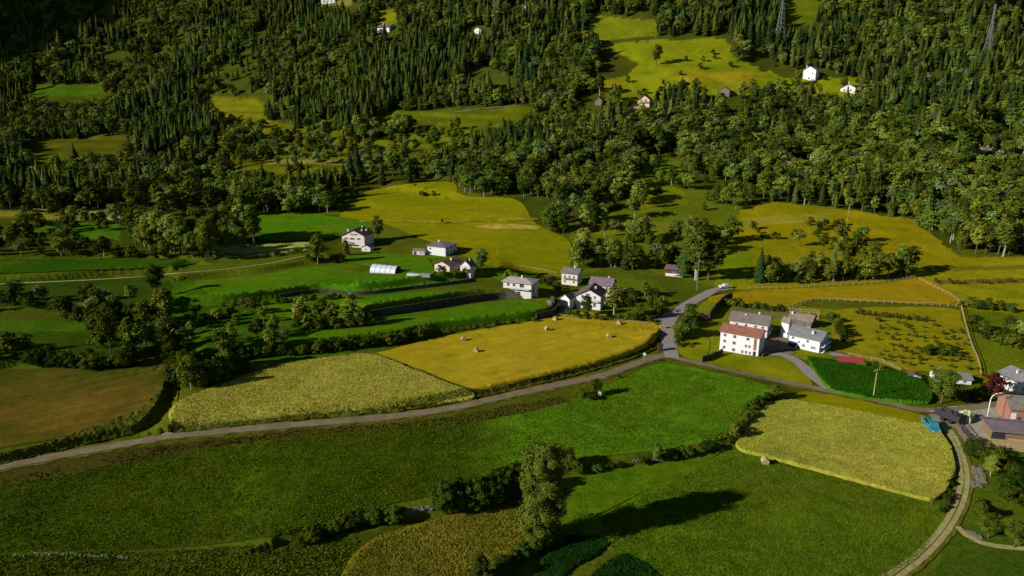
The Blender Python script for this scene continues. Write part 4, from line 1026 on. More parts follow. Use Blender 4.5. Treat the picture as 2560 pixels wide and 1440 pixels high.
# forest on the hillside
flush_plants()
CLEAR = [[(85, 212), (262, 214), (265, 238), (90, 240)], [(500, 245), (640, 248), (665, 278), (540, 285)],
    [(640, 312), (850, 332), (862, 348), (650, 338)], [(700, 358), (890, 372), (890, 396), (700, 390)],
    [(560, 418), (700, 405), (885, 408), (870, 436), (700, 452)], [(60, 352), (330, 345), (320, 400), (80, 405)],
    [(1135, 277), (1285, 262), (1333, 268), (1300, 302), (1180, 335), (1130, 310)], [(940, 348), (1180, 333), (1100, 368), (960, 372), (760, 384), (760, 370)],
    ] + [t[0] for t in TINTS[9:15]] + [
    [(1600, 395), (1690, 395), (1730, 440), (1900, 470), (1900, 500), (1700, 500), (1590, 520), (1560, 515)],
    [(1850, 522), (1940, 505), (2090, 520), (2250, 545), (2330, 590), (2400, 645), (2960, 645), (2960, 700), (1800, 700)],
    [(850, 530), (930, 465), (1120, 450), (1160, 490), (1290, 500), (1340, 545), (1400, 700), (850, 640)],
    [(620, 540), (860, 535), (860, 600), (620, 600)]]
REG = [  # polygon, conifer share, slender share, height px, keep
    ([(-400, -900), (640, -900), (640, 240), (500, 420), (300, 500), (-400, 500)], .36, .15, 46, .82),
    ([(640, -900), (1480, -900), (1500, 230), (1200, 300), (900, 330), (640, 330)], .34, .12, 50, .93),
    ([(1440, -900), (2960, -900), (2960, 190), (2300, 225), (1860, 150), (1820, 88), (1640, 92), (1640, 30), (1440, 60)], .50, .10, 44, .95),
    ([(1130, 320), (1320, 285), (1480, 225), (1640, 280), (1600, 420), (1580, 490), (1500, 500), (1160, 492), (1110, 440)], .10, .35, 50, .95),
    ([(1600, 280), (1700, 250), (1880, 245), (2300, 235), (2960, 180), (2960, 660), (2420, 640), (2360, 600), (2250, 545), (2090, 520), (1940, 510), (1860, 490), (1730, 460), (1640, 390)], .14, .3, 44, .95),
    ([(400, 330), (1130, 330), (1130, 450), (900, 530), (640, 545), (400, 500)], .12, .2, 44, .80),
    ([(-400, 420), (660, 430), (860, 500), (850, 530), (640, 545), (300, 530), (-400, 520)], .1, .2, 40, .66),
]
gx = np.arange(-1500, 1500, 5.2); gy = np.arange(250, 1250, 5.2)
GX, GY = np.meshgrid(gx, gy); GX = (GX + rng.uniform(-2.4, 2.4, GX.shape)).ravel(); GY = (GY + rng.uniform(-2.4, 2.4, GY.shape)).ravel()
m = np.abs(GX / GY) < 0.95
GX, GY = GX[m], GY[m]
GZ = zfull(GX, GY)
px, py, dep = project(GX, GY, GZ)
taken = np.zeros(len(GX), bool)
den = vnoise(GX / 28.0, GY / 28.0, 77)
gap = fbm(GX / 35.0, GY / 35.0, 88, 2)
taken |= (gap > .66) | (gap < -.95)
for poly, cs, ss, hp, keep in REG:
    k = inpoly(px, py, poly) & ~taken
    taken |= k
    ok = k.copy()
    hh = np.full(len(GX), 12.0)
    for cl in CLEAR:
        ok &= ~inpoly(px, py, cl)
        ok &= ~inpoly(px, py - 26, cl)
        ok &= ~inpoly(px, py - 13, cl)
        if cl[0][1] > 100 and cl[0][0] > 1300 and cl[0][1] < 300: ok &= ~inpoly(px, py - 40, cl)
    for hx, hy in ((2034, 199), (2122, 228), (1610, 266), (1815, 240), (1500, 262), (975, 80), (1197, 82), (1312, 24), (822, 8), (86, 440)):
        q_ = 1.0 if hx > 1400 else .5
        ok &= ~((px > hx - 70 * q_) & (px < hx + 28) & (py > hy - 22 * q_) & (py < hy + 46 * q_))
    ok &= rng.uniform(0, 1, len(GX)) < keep * (1.0 if keep > .82 else (0.35 + 1.0 * (den > -.1)))
    # clumps of conifers and of broadleaf trees
    sp_ = vnoise(GX / 60.0, GY / 60.0, 78) * .75
    u = rng.uniform(0, 1, len(GX))
    for i in np.nonzero(ok)[0]:
        c = cs + sp_[i]
        if u[i] < c: kk, h = 'conifer_tree', random.uniform(9, 22)
        elif u[i] < c + (1 - c) * ss: kk, h = 'slender_tree', random.uniform(11, 18)
        else: kk, h = 'broadleaf_tree', random.uniform(8.5, 15)
        if keep < .82 and random.random() < .3: kk, h = 'shrub', random.uniform(2.5, 5)
        side = 'left' if px[i] < 900 else ('middle' if px[i] < 1640 else 'right')
        word = {'conifer_tree': 'dark pointed conifer', 'slender_tree': 'slender leafy tree', 'broadleaf_tree': 'round leafy tree', 'shrub': 'low bush'}[kk]
        sz = 1 + .28 * gap[i]
        PL_.append((kk, GX[i], GY[i], GZ[i] - .2, h * sz, random.uniform(.85, 1.4), '%s in the wood on the %s of the hillside' % (word, side), None, '%ss of the %s hillside wood' % (word, side), 0))

# scatter: the largest of each kind as things of their own, the rest as one mass
def tree_obj(k, x, y, z, h, wf, label, cat, group, vi=None, rz=None):
    L, nm = KIND[k]
    vi = random.randrange(len(L)) if vi is None else vi
    crown, trunk = L[vi]
    rz = random.uniform(0, 6.28) if rz is None else rz
    if trunk is None:
        o = bpy.data.objects.new(nm, crown); C.objects.link(o)
        o.location = (x, y, z); o.scale = (h * wf, h * wf, h); o.rotation_euler = (0, 0, rz)
    else:
        o = empty(nm, (x, y, z), rz); o.scale = (h * wf, h * wf, h)
        a = bpy.data.objects.new('crown', crown); C.objects.link(a); a.parent = o
        b = bpy.data.objects.new('trunk', trunk); C.objects.link(b); b.parent = o
    tag(o, label, cat or {'shrub': 'shrub'}.get(nm, 'tree'), group)
    return o
byname = {}
for p in PL_: byname.setdefault(KIND[p[0]][1], []).append(p)
MASS = {}
LABN = {}
for nm, lst in byname.items():
    def key(p):
        a, b, dp = project(p[1], p[2], p[3])
        vis = -40 < a < 2600 and -30 < b < 1520
        return (vis, p[9] >= 2, p[4] / dp * (1 + .3 * p[9]))
    lst.sort(key=key, reverse=True)
    for i, p in enumerate(lst):
        if i < 296: tree_obj(*p[:9])
        else: MASS.setdefault(nm, []).append(p)
def gn_mass(name, label, cat, lst):
    ks = []
    for k in dict.fromkeys(p[0] for p in lst):
        for vi, (c, t) in enumerate(KIND[k][0]): ks.append((k, vi, c, t))
    co = np.array([p[1:4] for p in lst], np.float32)
    me = bpy.data.meshes.new(name); me.vertices.add(len(co)); me.vertices.foreach_set('co', co.ravel())
    var = []; sc = []; rz = []
    idx = {}
    for j, (k, vi, c, t) in enumerate(ks): idx.setdefault(k, []).append(j)
    for p in lst:
        var.append(random.choice(idx[p[0]])); sc.append((p[4] * p[5], p[4] * p[5], p[4])); rz.append(random.uniform(0, 6.28))
    a = me.attributes.new('variant', 'INT', 'POINT'); a.data.foreach_set('value', np.array(var, np.int32))
    a = me.attributes.new('size', 'FLOAT_VECTOR', 'POINT'); a.data.foreach_set('vector', np.array(sc, np.float32).ravel())
    a = me.attributes.new('turn', 'FLOAT_VECTOR', 'POINT'); a.data.foreach_set('vector', np.array([(0, 0, r) for r in rz], np.float32).ravel())
    o = link(name, me)
    ng = bpy.data.node_groups.new(name, 'GeometryNodeTree')
    ng.interface.new_socket('Geometry', in_out='INPUT', socket_type='NodeSocketGeometry')
    ng.interface.new_socket('Geometry', in_out='OUTPUT', socket_type='NodeSocketGeometry')
    n, l = ng.nodes, ng.links
    gi = n.new('NodeGroupInput'); go = n.new('NodeGroupOutput'); J = n.new('GeometryNodeJoinGeometry')
    def attr(nm, t):
        q = n.new('GeometryNodeInputNamedAttribute'); q.data_type = t; q.inputs['Name'].default_value = nm; return q.outputs['Attribute']
    av, az, ar = attr('variant', 'INT'), attr('size', 'FLOAT_VECTOR'), attr('turn', 'FLOAT_VECTOR')
    src = {}
    for ob in list(C.objects):
        if ob.type == 'MESH' and ob.data.name not in src: src[ob.data.name] = ob
    for j, (k, vi, c, t) in enumerate(ks):
        if c.name not in src: continue
        jj = n.new('GeometryNodeJoinGeometry')
        for q in (c, t):
            if q is None or q.name not in src: continue
            oi = n.new('GeometryNodeObjectInfo'); oi.transform_space = 'ORIGINAL'; oi.inputs['Object'].default_value = src[q.name]
            l.new(oi.outputs['Geometry'], jj.inputs[0])
        cmp_ = n.new('FunctionNodeCompare'); cmp_.data_type = 'INT'; cmp_.operation = 'EQUAL'
        l.new(av, cmp_.inputs[2]); cmp_.inputs[3].default_value = j
        ip = n.new('GeometryNodeInstanceOnPoints')
        l.new(gi.outputs[0], ip.inputs['Points']); l.new(cmp_.outputs[0], ip.inputs['Selection']); l.new(jj.outputs[0], ip.inputs['Instance'])
        er = n.new('FunctionNodeEulerToRotation'); l.new(ar, er.inputs[0]); l.new(er.outputs[0], ip.inputs['Rotation'])
        l.new(az, ip.inputs['Scale'])
        l.new(ip.outputs[0], J.inputs[0])
    l.new(J.outputs[0], go.inputs[0])
    mo = o.modifiers.new('scatter', 'NODES'); mo.node_group = ng
    tag(o, label, cat, kind='stuff')
    print('mass', name, len(lst))
for nm, lst in MASS.items():
    if nm == 'conifer_tree': gn_mass('conifer_forest', 'dense dark conifer forest covering the upper hillside', 'forest', lst)
    elif nm == 'broadleaf_tree': gn_mass('broadleaf_forest', 'leafy broadleaf wood spread over the hillside', 'forest', lst)
    elif nm == 'shrub': gn_mass('undergrowth', 'scattered low bushes on hillside and field edges', 'undergrowth', lst)

# ------------------------------------------------------------------ the ivy clad tree
iv, ivd = at(1354, 1352)
ivh = 16.0
ivy = empty('ivy_tree', iv); ivy.scale = (1.12, 1.12, 1.0)
tag(ivy, 'tall ivy clad column of a tree casting the longest shadow in the near meadow', 'tree')
r = np.random.default_rng(5)
cs, ns = [], []
for i in range(240):
    z = r.uniform(.2, ivh)
    t = z / ivh
    rad = 2.5 + .4 * math.sin(t * 5.5) + (.6 if .45 < t < .95 else 0) + (-.5 if t < .2 else 0) - (1.2 if t > .95 else 0)
    a = r.uniform(0, 6.283); k = r.uniform(.35, 1.0)
    c = np.array([math.cos(a) * rad * k + .5 * (t - .4), math.sin(a) * rad * k, z])
    q = r.normal(0, 1, (150, 3)); q /= np.linalg.norm(q, axis=1, keepdims=True)
    cr = r.uniform(.6, 1.1)
    cs.append(c + q * cr * r.uniform(.7, 1.1, 150)[:, None])
    nn = q + np.array([math.cos(a), math.sin(a), .2]) * .5
    ns.append(nn / np.linalg.norm(nn, axis=1, keepdims=True))
v, f = leaf_quads(np.concatenate(cs), np.concatenate(ns), .15, 6, .75, .18)
o = link('crown', mesh_np('ivy_crown', v, f), ivy, M['leaf_i'])
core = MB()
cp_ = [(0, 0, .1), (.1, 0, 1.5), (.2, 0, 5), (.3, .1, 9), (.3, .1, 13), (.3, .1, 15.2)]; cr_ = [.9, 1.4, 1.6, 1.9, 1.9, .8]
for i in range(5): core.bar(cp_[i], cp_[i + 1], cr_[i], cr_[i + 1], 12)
core.build('light_stop_core', M['leaf_c'], ivy)  # dark core added inside the crown to stop light passing through
mb = MB(); mb.bar((0, 0, -.5), (.1, 0, ivh * .5), .5, .35, 8); mb.bar((.1, 0, ivh * .5), (.3, .1, ivh * .9), .35, .1, 8)
for i in range(9):
    a = i * 2.4; z = 2.5 + i
    mb.bar((.1, 0, z), (math.cos(a) * 1.9, math.sin(a) * 1.9, z + 1.2), .14, .04, 5)
mb.build('trunk', M['bark'], ivy)

# ------------------------------------------------------------------ houses
def window(parent, x, z, w, h, y, frame, shutter=None, name='window'):
    """flush in a wall that lies in the local plane y, facing -y; returns mesh boxes in parent space"""
    f = MB()
    t = .09
    f.box(x - w / 2 - t, x + w / 2 + t, y - .05, y + .05, z + h, z + h + t)
    f.box(x - w / 2 - t, x + w / 2 + t, y - .09, y + .05, z - t, z)
    f.box(x - w / 2 - t, x - w / 2, y - .05, y + .05, z, z + h)
    f.box(x + w / 2, x + w / 2 + t, y - .05, y + .05, z, z + h)
    f.box(x - .03, x + .03, y - .045, y + .04, z, z + h)
    o = f.build(name, frame, parent)
    g = MB(); g.box(x - w / 2 + .001, x + w / 2 - .001, y - .02, y + .03, z + .001, z + h - .001)
    g.build('pane', M['glass'], o)
    if shutter:
        s = MB()
        for k in (-1, 1):
            a = x + k * (w / 2 + t + .02); b = a + k * w * .5
            s.box(min(a, b), max(a, b), y - .07, y + .02, z, z + h)
        s.build('shutter', shutter, o)
    return o
def face_mats(w, d):
    """side -> matrix placing a wall-local frame (x along the wall, y=0 plane facing -y)"""
    return {'front': Matrix.Translation((0, 0, 0)),
            'back': Matrix.Translation((0, d, 0)) @ Matrix.Rotation(math.pi, 4, 'Z'),
            'right': Matrix.Translation((w / 2, d / 2, 0)) @ Matrix.Rotation(math.pi / 2, 4, 'Z'),
            'left': Matrix.Translation((-w / 2, d / 2, 0)) @ Matrix.Rotation(-math.pi / 2, 4, 'Z')}
def house(name, label, px, py, w, d, h, yaw, roof='x', rh=2.2, over=.6, wall=None, rmat=None, wins=(), doors=(), chim=(),
          frame=None, shutter=None, cat='house', group=None, base=None, balconies=(), extra=None, dz=0.0, loc=None):
    wall = wall or M['plaster']; rmat = rmat or M['roof_brown']; frame = frame or M['white']
    v = at(px, py)[0] if loc is None else loc
    root = empty(name, (v.x, v.y, v.z + dz), R(yaw))
    tag(root, label, cat, group)
    b = MB(); X0, X1 = -w / 2, w / 2
    z0 = -3.0
    if roof == 'x':       # ridge along the front
        vs = [(X0, 0, z0), (X1, 0, z0), (X1, d, z0), (X0, d, z0), (X0, 0, h), (X1, 0, h), (X1, d, h), (X0, d, h), (X0, d / 2, h + rh - .02), (X1, d / 2, h + rh - .02)]
        fs = [(0, 1, 5, 4), (1, 2, 6, 9, 5), (2, 3, 7, 6), (3, 0, 4, 8, 7)]
    elif roof == 'y':     # gable at the front
        vs = [(X0, 0, z0), (X1, 0, z0), (X1, d, z0), (X0, d, z0), (X0, 0, h), (X1, 0, h), (X1, d, h), (X0, d, h), (0, 0, h + rh - .02), (0, d, h + rh - .02)]
        fs = [(0, 1, 5, 8, 4), (1, 2, 6, 5), (2, 3, 7, 9, 6), (3, 0, 4, 7)]
    else:
        vs = [(X0, 0, z0), (X1, 0, z0), (X1, d, z0), (X0, d, z0), (X0, 0, h), (X1, 0, h), (X1, d, h), (X0, d, h)]
        fs = [(0, 1, 5, 4), (1, 2, 6, 5), (2, 3, 7, 6), (3, 0, 4, 7), (4, 5, 6, 7)]
    b.add(vs, fs)
    b.build('wall', wall, root)
    if base:
        q = MB(); q.box(X0 - .04, X1 + .04, -.04, d + .04, z0, base[0]); q.build('base_wall', base[1], root)
    t = .22
    def slab(rb, p):     # p: quad a,b (eaves) c,d (ridge), given a thickness downwards
        q = [Vector(i) for i in p]
        lo = [i - Vector((0, 0, t)) for i in q]
        rb.add(q + lo, [(0, 1, 2, 3), (7, 6, 5, 4), (0, 4, 5, 1), (1, 5, 6, 2), (2, 6, 7, 3), (3, 7, 4, 0)])
    rb = MB()
    if roof == 'x':
        s = rh / (d / 2); e = h - over * s + t
        slab(rb, [(X0 - over, -over, e), (X1 + over, -over, e), (X1 + over, d / 2, h + rh + t), (X0 - over, d / 2, h + rh + t)])
        slab(rb, [(X1 + over, d + over, e), (X0 - over, d + over, e), (X0 - over, d / 2 + .003, h + rh + t), (X1 + over, d / 2 + .003, h + rh + t)])
    elif roof == 'y':
        s = rh / (w / 2); e = h - over * s + t
        slab(rb, [(X0 - over, d + over, e), (X0 - over, -over, e), (0, -over, h + rh + t), (0, d + over, h + rh + t)])
        slab(rb, [(X1 + over, -over, e), (X1 + over, d + over, e), (.003, d + over, h + rh + t), (.003, -over, h + rh + t)])
    elif roof == 'hip':
        e = h; k = min(w, d) / 2
        A = [(X0 - over, -over, e), (X1 + over, -over, e), (X1 + over, d + over, e), (X0 - over, d + over, e)]
        if w >= d: r1, r2 = (X0 + k, d / 2, h + rh), (X1 - k, d / 2, h + rh)
        else: r1, r2 = (0, k, h + rh), (0, d - k, h + rh)
        low = [(p[0], p[1], e - .18) for p in A]
        if w >= d: F_ = [(0, 1, 5, 4), (1, 2, 5), (2, 3, 4, 5), (3, 0, 4)]
        else: F_ = [(0, 1, 4), (1, 2, 5, 4), (2, 3, 5), (3, 0, 4, 5)]
        rb.add(A + [r1, r2] + low, F_ + [(0, 6, 7, 1), (1, 7, 8, 2), (2, 8, 9, 3), (3, 9, 6, 0), (9, 8, 7, 6)])
    elif roof == 'shed':
        slab(rb, [(X0 - over, -over, h + t), (X1 + over, -over, h + t), (X1 + over, d + over, h + rh + t), (X0 - over, d + over, h + rh + t)])
    else:
        rb.box(X0 - over, X1 + over, -over, d + over, h + .01, h + .3)
    ro = rb.build('roof', rmat, root)
    for c in chim:
        q = MB(); x, y, z, hh = c
        q.box(x - .35, x + .35, y - .35, y + .35, z, z + hh); q.box(x - .45, x + .45, y - .45, y + .45, z + hh + .003, z + hh + .15)
        q.build('chimney', M['cream'], ro)
    FM = face_mats(w, d)
    for side, x, z, ww, hh in wins:
        o = window(root, x, z, ww, hh, 0, frame, shutter)
        if side != 'front':
            o.matrix_parent_inverse = Matrix(); o.matrix_local = FM[side]
    for side, x, z, ww, hh, mt in doors:
        q = MB(); q.box(x - ww / 2, x + ww / 2, -.06, .04, z, z + hh); o = q.build('door', mt, root); o.matrix_local = FM[side]
        q = MB(); q.box(x + ww * .3, x + ww * .3 + .12, -.12, -.06, z + hh * .45, z + hh * .45 + .06); q.build('handle', M['metal'], o)
    for side, x0, x1, z, dep_, mt in balconies:
        q = MB(); q.box(x0, x1, -dep_, -.003, z - .18, z)
        o = q.build('balcony', mt, root); o.matrix_local = FM[side]
        q = MB(); q.box(x0, x1, -dep_, -dep_ + .06, z + .85, z + .95)
        nb = max(3, int((x1 - x0) / .35))
        for i in range(nb + 1):
            xx = x0 + (x1 - x0 - .06) * i / nb; q.box(xx, xx + .06, -dep_ + .005, -dep_ + .055, z, z + .85)
        q.build('railing', mt, o)
    if name in BOX: fit(root, BOX[name])
    return root
BOX = {'apartment_house': (1797, 806, 1918, 893), 'farmhouse': (1820, 776, 1934, 850), 'house': (1966, 811, 2080, 883), 'stone_barn': (1968, 778, 2044, 822),
 'gable_house': (1950, 790, 1982, 846), 'red_shed': (2090, 889, 2160, 922), 'white_house': (2487, 912, 2625, 985), 'bungalow': (2320, 925, 2436, 962), 'garden_shed': (2266, 926, 2306, 954),
 'gabled_house': (850, 564, 938, 620), 'annex': (902, 608, 936, 629), 'cube_house': (1064, 602, 1146, 641), 'garage': (1030, 620, 1068, 638), 'chalet': (1080, 640, 1165, 682), 'roof_house': (1148, 645, 1192, 686),
 'villa': (1252, 690, 1350, 736), 'tall_house': (1400, 667, 1460, 715), 'mauve_roof_house': (1470, 690, 1543, 745), 'lower_house': (1436, 706, 1520, 776), 'wing_house': (1398, 728, 1442, 774), 'cabin': (1660, 660, 1716, 693),
 'gable_shed': (1738, 782, 1770, 805), 'hill_house': (2006, 165, 2050, 201), 'hill_bungalow': (2099, 209, 2143, 231), 'hill_chalet': (1590, 236, 1634, 267), 'grey_hut': (1793, 217, 1832, 240), 'dark_hut': (1486, 242, 1514, 264),
 'forest_house': (940, 60, 990, 84), 'forest_cottage': (1182, 68, 1212, 86), 'top_cottage': (1302, 11, 1320, 28), 'top_house': (800, -8, 850, 12), 'left_house': (64, 416, 114, 442), 'brick_barn': (2488, 985, 2660, 1068), 'timber_barn': (2450, 1040, 2610, 1114)}
def fit(root, box):
    pts = []
    bpy.context.view_layer.update()
    inv = root.matrix_world.inverted()
    for o in root.children:
        if o.name.split('.')[0] not in ('wall', 'roof'): continue
        mm = inv @ o.matrix_world
        for v in o.data.vertices:
            q = mm @ v.co
            pts.append((q.x, q.y, max(q.z, 0.0)))
    P = np.array(pts); s = sz = 1.0; c, n_ = math.cos(root.rotation_euler.z), math.sin(root.rotation_euler.z)
    bx, by = (box[0] + box[2]) / 2, box[3]
    for it in range(14):
        v = at(bx, by)[0]
        X = v.x + s * (P[:, 0] * c - P[:, 1] * n_); Y = v.y + s * (P[:, 0] * n_ + P[:, 1] * c); Z = v.z + sz * P[:, 2]
        px, py, d = project(X, Y, Z)
        s *= ((box[2] - box[0]) / (px.max() - px.min())) ** .9
        sz = min(1.6, max(.4, sz * ((box[3] - box[1]) / (py.max() - py.min())) ** .9))
        bx += (box[0] + box[2]) / 2 - (px.max() + px.min()) / 2; by += .8 * (box[3] - py.max())
    root.location = at(bx, by)[0]; root.scale = (s, s, sz)
    print('fit', root.name, round(s, 2), round(sz, 2))
def grid(side, xs, zs, w=1.0, h=1.3): return [(side, x, z, w, h) for z in zs for x in xs]

house('apartment_house', 'three storey white house with red tiled roof nearest the junction', 1850, 886, 12.4, 7.0, 8.2, -33, 'x', 2.0, .5, M['plaster'], M['roof_red'],
      grid('front', (-4.7,), (1.0, 3.7, 6.2), .8, 1.1) + grid('front', (-1.6,), (.6, 3.5, 6.2), .9, 1.2) + grid('front', (2.6,), (6.2,), .9, 1.1) + grid('front', (2.2, 3.3), (3.2,), .6, 1.1)
      + grid('front', (1.2, 2.4, 3.6), (.5,), .6, 1.2) + grid('right', (-1.5, 1.5), (1.0, 3.7, 6.0), .9, 1.2),
      doors=[('front', 5.0, 0, .9, 2.1, M['dark']), ('front', 5.0, 2.6, .9, 4.9, M['wood'])], chim=[(-3, 4, 9.4, 1.3)])
house('farmhouse', 'big white house under a wide taupe slate roof behind the red roofed one', 1876, 842, 16.0, 11.0, 8.0, -28, 'x', 2.8, .7, M['cream'], M['roof_taupe'],
      grid('front', (-5, -1, 3, 6), (5.6,), 1.0, 1.2) + grid('right', (-3, 0, 3), (1, 3.8, 6.0), .9, 1.2), chim=[(3.2, 6.5, 10.2, 1.4), (-2, 4, 9.8, .8)], balconies=[('right', -4.5, 4.5, 3.2, 1.0, M['white'])])
house('house', 'white house with light grey roof and shaded balconies at its right gable', 2018, 880, 10.6, 9.0, 5.8, -42, 'x', 2.4, .7, M['plaster'], M['roof_grey'],
      [('front', -3.8, 3.9, .8, .9), ('front', 1.2, 3.6, .7, 1.2), ('front', -1.7, 2.6, .6, .9), ('front', .0, 1.4, .8, 1.0), ('front', 2.9, 1.3, .6, 1.0), ('front', 3.7, 1.3, .6, 1.0), ('front', -1.6, .2, .7, 1.0)]
      + grid('right', (-2.5, 0, 2.5), (.8, 3.4), 1.0, 1.4), doors=[('front', -3.9, -.6, 2.6, 2.4, M['dark'])], chim=[(2.0, 2.2, 6.6, 1.6), (-1, 6, 6.9, 1.0)],
      balconies=[('right', -4, 4, 2.7, 1.2, M['white']), ('right', -4, 4, .3, 1.2, M['white'])])
house('stone_barn', 'old barn with stone slab roof behind the grey roofed house', 2002, 832, 10.0, 8.5, 3.8, -36, 'x', 2.2, .5, M['stonewall'], M['roof_stone'],
      grid('front', (-2, 2), (1.5,), .7, .7) + grid('right', (0,), (1.8,), 1, 1), frame=M['wood'], chim=[(-4.2, 3, 5.0, 1.5)], cat='barn')
house('gable_house', 'narrow shaded white gable wall between the farm houses', 1962, 842, 4.2, 6, 5.0, 38, 'y', 1.4, .3, M['plaster'], M['roof_taupe'], grid('front', (0,), (1.2, 3.8), .8, 1.1))
house('red_shed', 'small open shed with bright red roof beside the corn', 2122, 912, 7.2, 3.6, 1.9, -14, 'x', .8, .35, M['wood_red'], M['red_paint'],
      grid('front', (2.4,), (.6,), .8, .8), doors=[('front', -1.2, -.2, 2.6, 1.8, M['dark'])], frame=M['white'], cat='shed')
house('white_house', 'white house with hipped grey roof cut by the right picture edge', 2542, 976, 12.5, 10, 5.2, 10, 'y', 2.6, .8, M['plaster'], M['roof_grey'],
      grid('front', (-3.2, -1.8, .6, 3.4), (4.0,), .8, 1.0) + grid('front', (-3.6, 0, 3.2), (1.2,), 1.3, 1.4), balconies=[('front', -5, 4.5, 2.9, 1.2, M['white'])], chim=[(-2.5, 5, 6.6, 1.3)])
house('bungalow', 'low grey roofed house half hidden by the bushy tree left of the copper tree', 2385, 962, 13, 7, 2.9, -12, 'x', 1.7, .6, M['plaster'], M['roof_grey'],
      grid('right', (0,), (.8,), 1.2, 1.2) + grid('front', (-4, 0, 4), (.8,), 1.1, 1.1), cat='house')
house('garden_shed', 'small pale shed at the left of the low grey roofed house', 2296, 950, 3.4, 3, 1.8, -25, 'y', .8, .3, M['plaster'], M['roof_brown'], cat='shed')
# village
house('gabled_house', 'tall white gabled house with brown roof and a dark tree behind it', 888, 612, 14.5, 13.0, 8.4, -14, 'y', 3.8, .8, M['cream'], M['roof_brown'],
      grid('front', (-.6, 1.8), (8.6,), 1.0, .9) + grid('front', (-.6,), (5.4, 2.2), 1.4, 1.3) + grid('front', (-4.5,), (5.4, 2.2), 1.0, 1.3) + grid('front', (3.6,), (5.4,), 1.0, 1.3),
      chim=[(-4, 2, 10, 2), (3.5, 5, 9.8, 2), (4.5, 9, 9.4, 1.8), (1, 11, 11.4, 1.4)], doors=[('front', -1.8, 0, 1.4, 2.2, M['wood'])], shutter=M['wood'], balconies=[('front', -5.6, 2.6, 1.9, 1.0, M['wood'])])
house('annex', 'small white gabled annex at the foot of the tall gabled house', 919, 627, 6.2, 5.5, 2.9, -14, 'y', 1.5, .4, M['plaster'], M['roof_brown'], grid('front', (0,), (1.0,), 1.0, 1.0), cat='house')
house('cube_house', 'white two storey house with flat hipped roof and blue shaded side', 1092, 640, 10.0, 11.5, 7.0, -24, 'hip', 1.4, .6, M['plaster'], M['roof_mauve'],
      grid('front', (-3.4,), (1.2, 4.4), 1.0, 1.2) + grid('right', (-3.5, 0, 3.5), (1.2, 4.4), 1.6, 1.5), chim=[(-3, 8, 7.8, 1.2)])
house('garage', 'low cream annex left of the white two storey house', 1048, 636, 8.5, 4.5, 2.7, -12, 'x', .8, .4, M['cream'], M['roof_taupe'], grid('front', (1.2, 3.0), (.8,), .9, 1.0), doors=[('front', -2.6, 0, 2.0, 2.1, M['wood_red'])], cat='garage')
house('chalet', 'beige gabled chalet with dark roof below the two storey house', 1112, 682, 9.0, 10.5, 4.8, -34, 'y', 2.5, .8, M['beige'], M['roof_brown'],
      grid('front', (-1.8, 1.8), (3.2,), .9, 1.1) + grid('front', (0,), (.8,), 1.2, 1.4), chim=[(1.5, 5, 6.2, 1.8)])
house('roof_house', 'dark roofed house wing with pale skylights left of the rounded tree', 1160, 684, 10.5, 9.0, 3.6, -28, 'y', 2.4, .7, M['cream'], M['roof_mauve'], grid('front', (-2.5, 0, 2.5), (1.0,), 1.2, 1.3), chim=[(1.8, 4.5, 5.4, 1.0)],
      balconies=[('front', -4.5, 4.5, 2.6, 1.0, M['white'])])
house('villa', 'wide low salmon white villa above the hay bales', 1296, 738, 14.5, 9.0, 5.0, -22, 'hip', 1.4, .9, M['cream'], M['roof_pale'],
      grid('front', (-4.6, -1.6), (3.0,), 1.3, 1.2) + grid('front', (2.4,), (2.7,), 2.2, 1.9) + grid('front', (-4.6,), (.4,), 1.2, 1.4) + grid('right', (-2, 2), (2.8,), 1.1, 1.2),
      doors=[('right', -1, 0, 1.6, 2.4, M['dark'])], balconies=[('front', -3.2, 6.8, 2.3, 1.8, M['white'])], chim=[(1, 4, 6.2, 1.1)])
house('tall_house', 'tall white house with grey brown roof at the top of the village', 1427, 712, 9.2, 8.5, 7.2, -24, 'x', 2.0, .7, M['cream'], M['roof_taupe'],
      grid('front', (-2.6, 0, 2.6), (4.4,), 1.0, 1.3) + grid('front', (-2.6, 2.6), (1.4,), 1.0, 1.3) + grid('right', (0,), (4.4,), 1.1, 1.3), chim=[(1.2, 5.2, 8.8, 1.5)], balconies=[('front', -3.6, 3.6, 3.8, 1.0, M['wood'])])
house('mauve_roof_house', 'white house with mauve ridged roof on the right of the village', 1500, 738, 12.0, 9.0, 6.0, -22, 'x', 2.4, .8, M['salmon'], M['roof_mauve'],
      grid('front', (-3.5, 0, 3.5), (3.8,), 1.0, 1.3) + grid('right', (-1.5, 1.5), (3.8,), 1.0, 1.3), chim=[(3.0, 6, 7.6, 1.2)])
house('lower_house', 'white gabled house with columned front, lowest in the village', 1464, 776, 11.0, 10.5, 5.8, -20, 'y', 2.6, .8, M['plaster'], M['roof_brown'],
      grid('front', (-2.8, 0, 2.8), (4.6,), .9, 1.1) + grid('front', (-2.8, 2.8), (1.2,), 1.1, 1.5) + grid('right', (-2, 2), (3.4,), 1, 1.2), balconies=[('front', -4.6, 4.8, 3.6, 1.2, M['white'])], chim=[(2, 5, 7.2, 1.2)])
house('wing_house', 'pale gabled wing at the left of the lowest village house', 1424, 770, 6.6, 7.0, 4.6, -36, 'y', 1.8, .5, M['plaster'], M['roof_taupe'], grid('front', (0,), (2.6, .4), 1.0, 1.0))
house('cabin', 'red brown wooden cabin with pale base and flat pink grey roof', 1690, 690, 9.0, 7.5, 4.3, -20, 'shed', .5, .9, M['wood_red'], M['roof_mauve'],
      grid('front', (-.2,), (2.6,), 1.6, 1.3) + grid('front', (3.2,), (2.6,), .8, 1.5), base=(1.7, M['plaster']), cat='cabin')
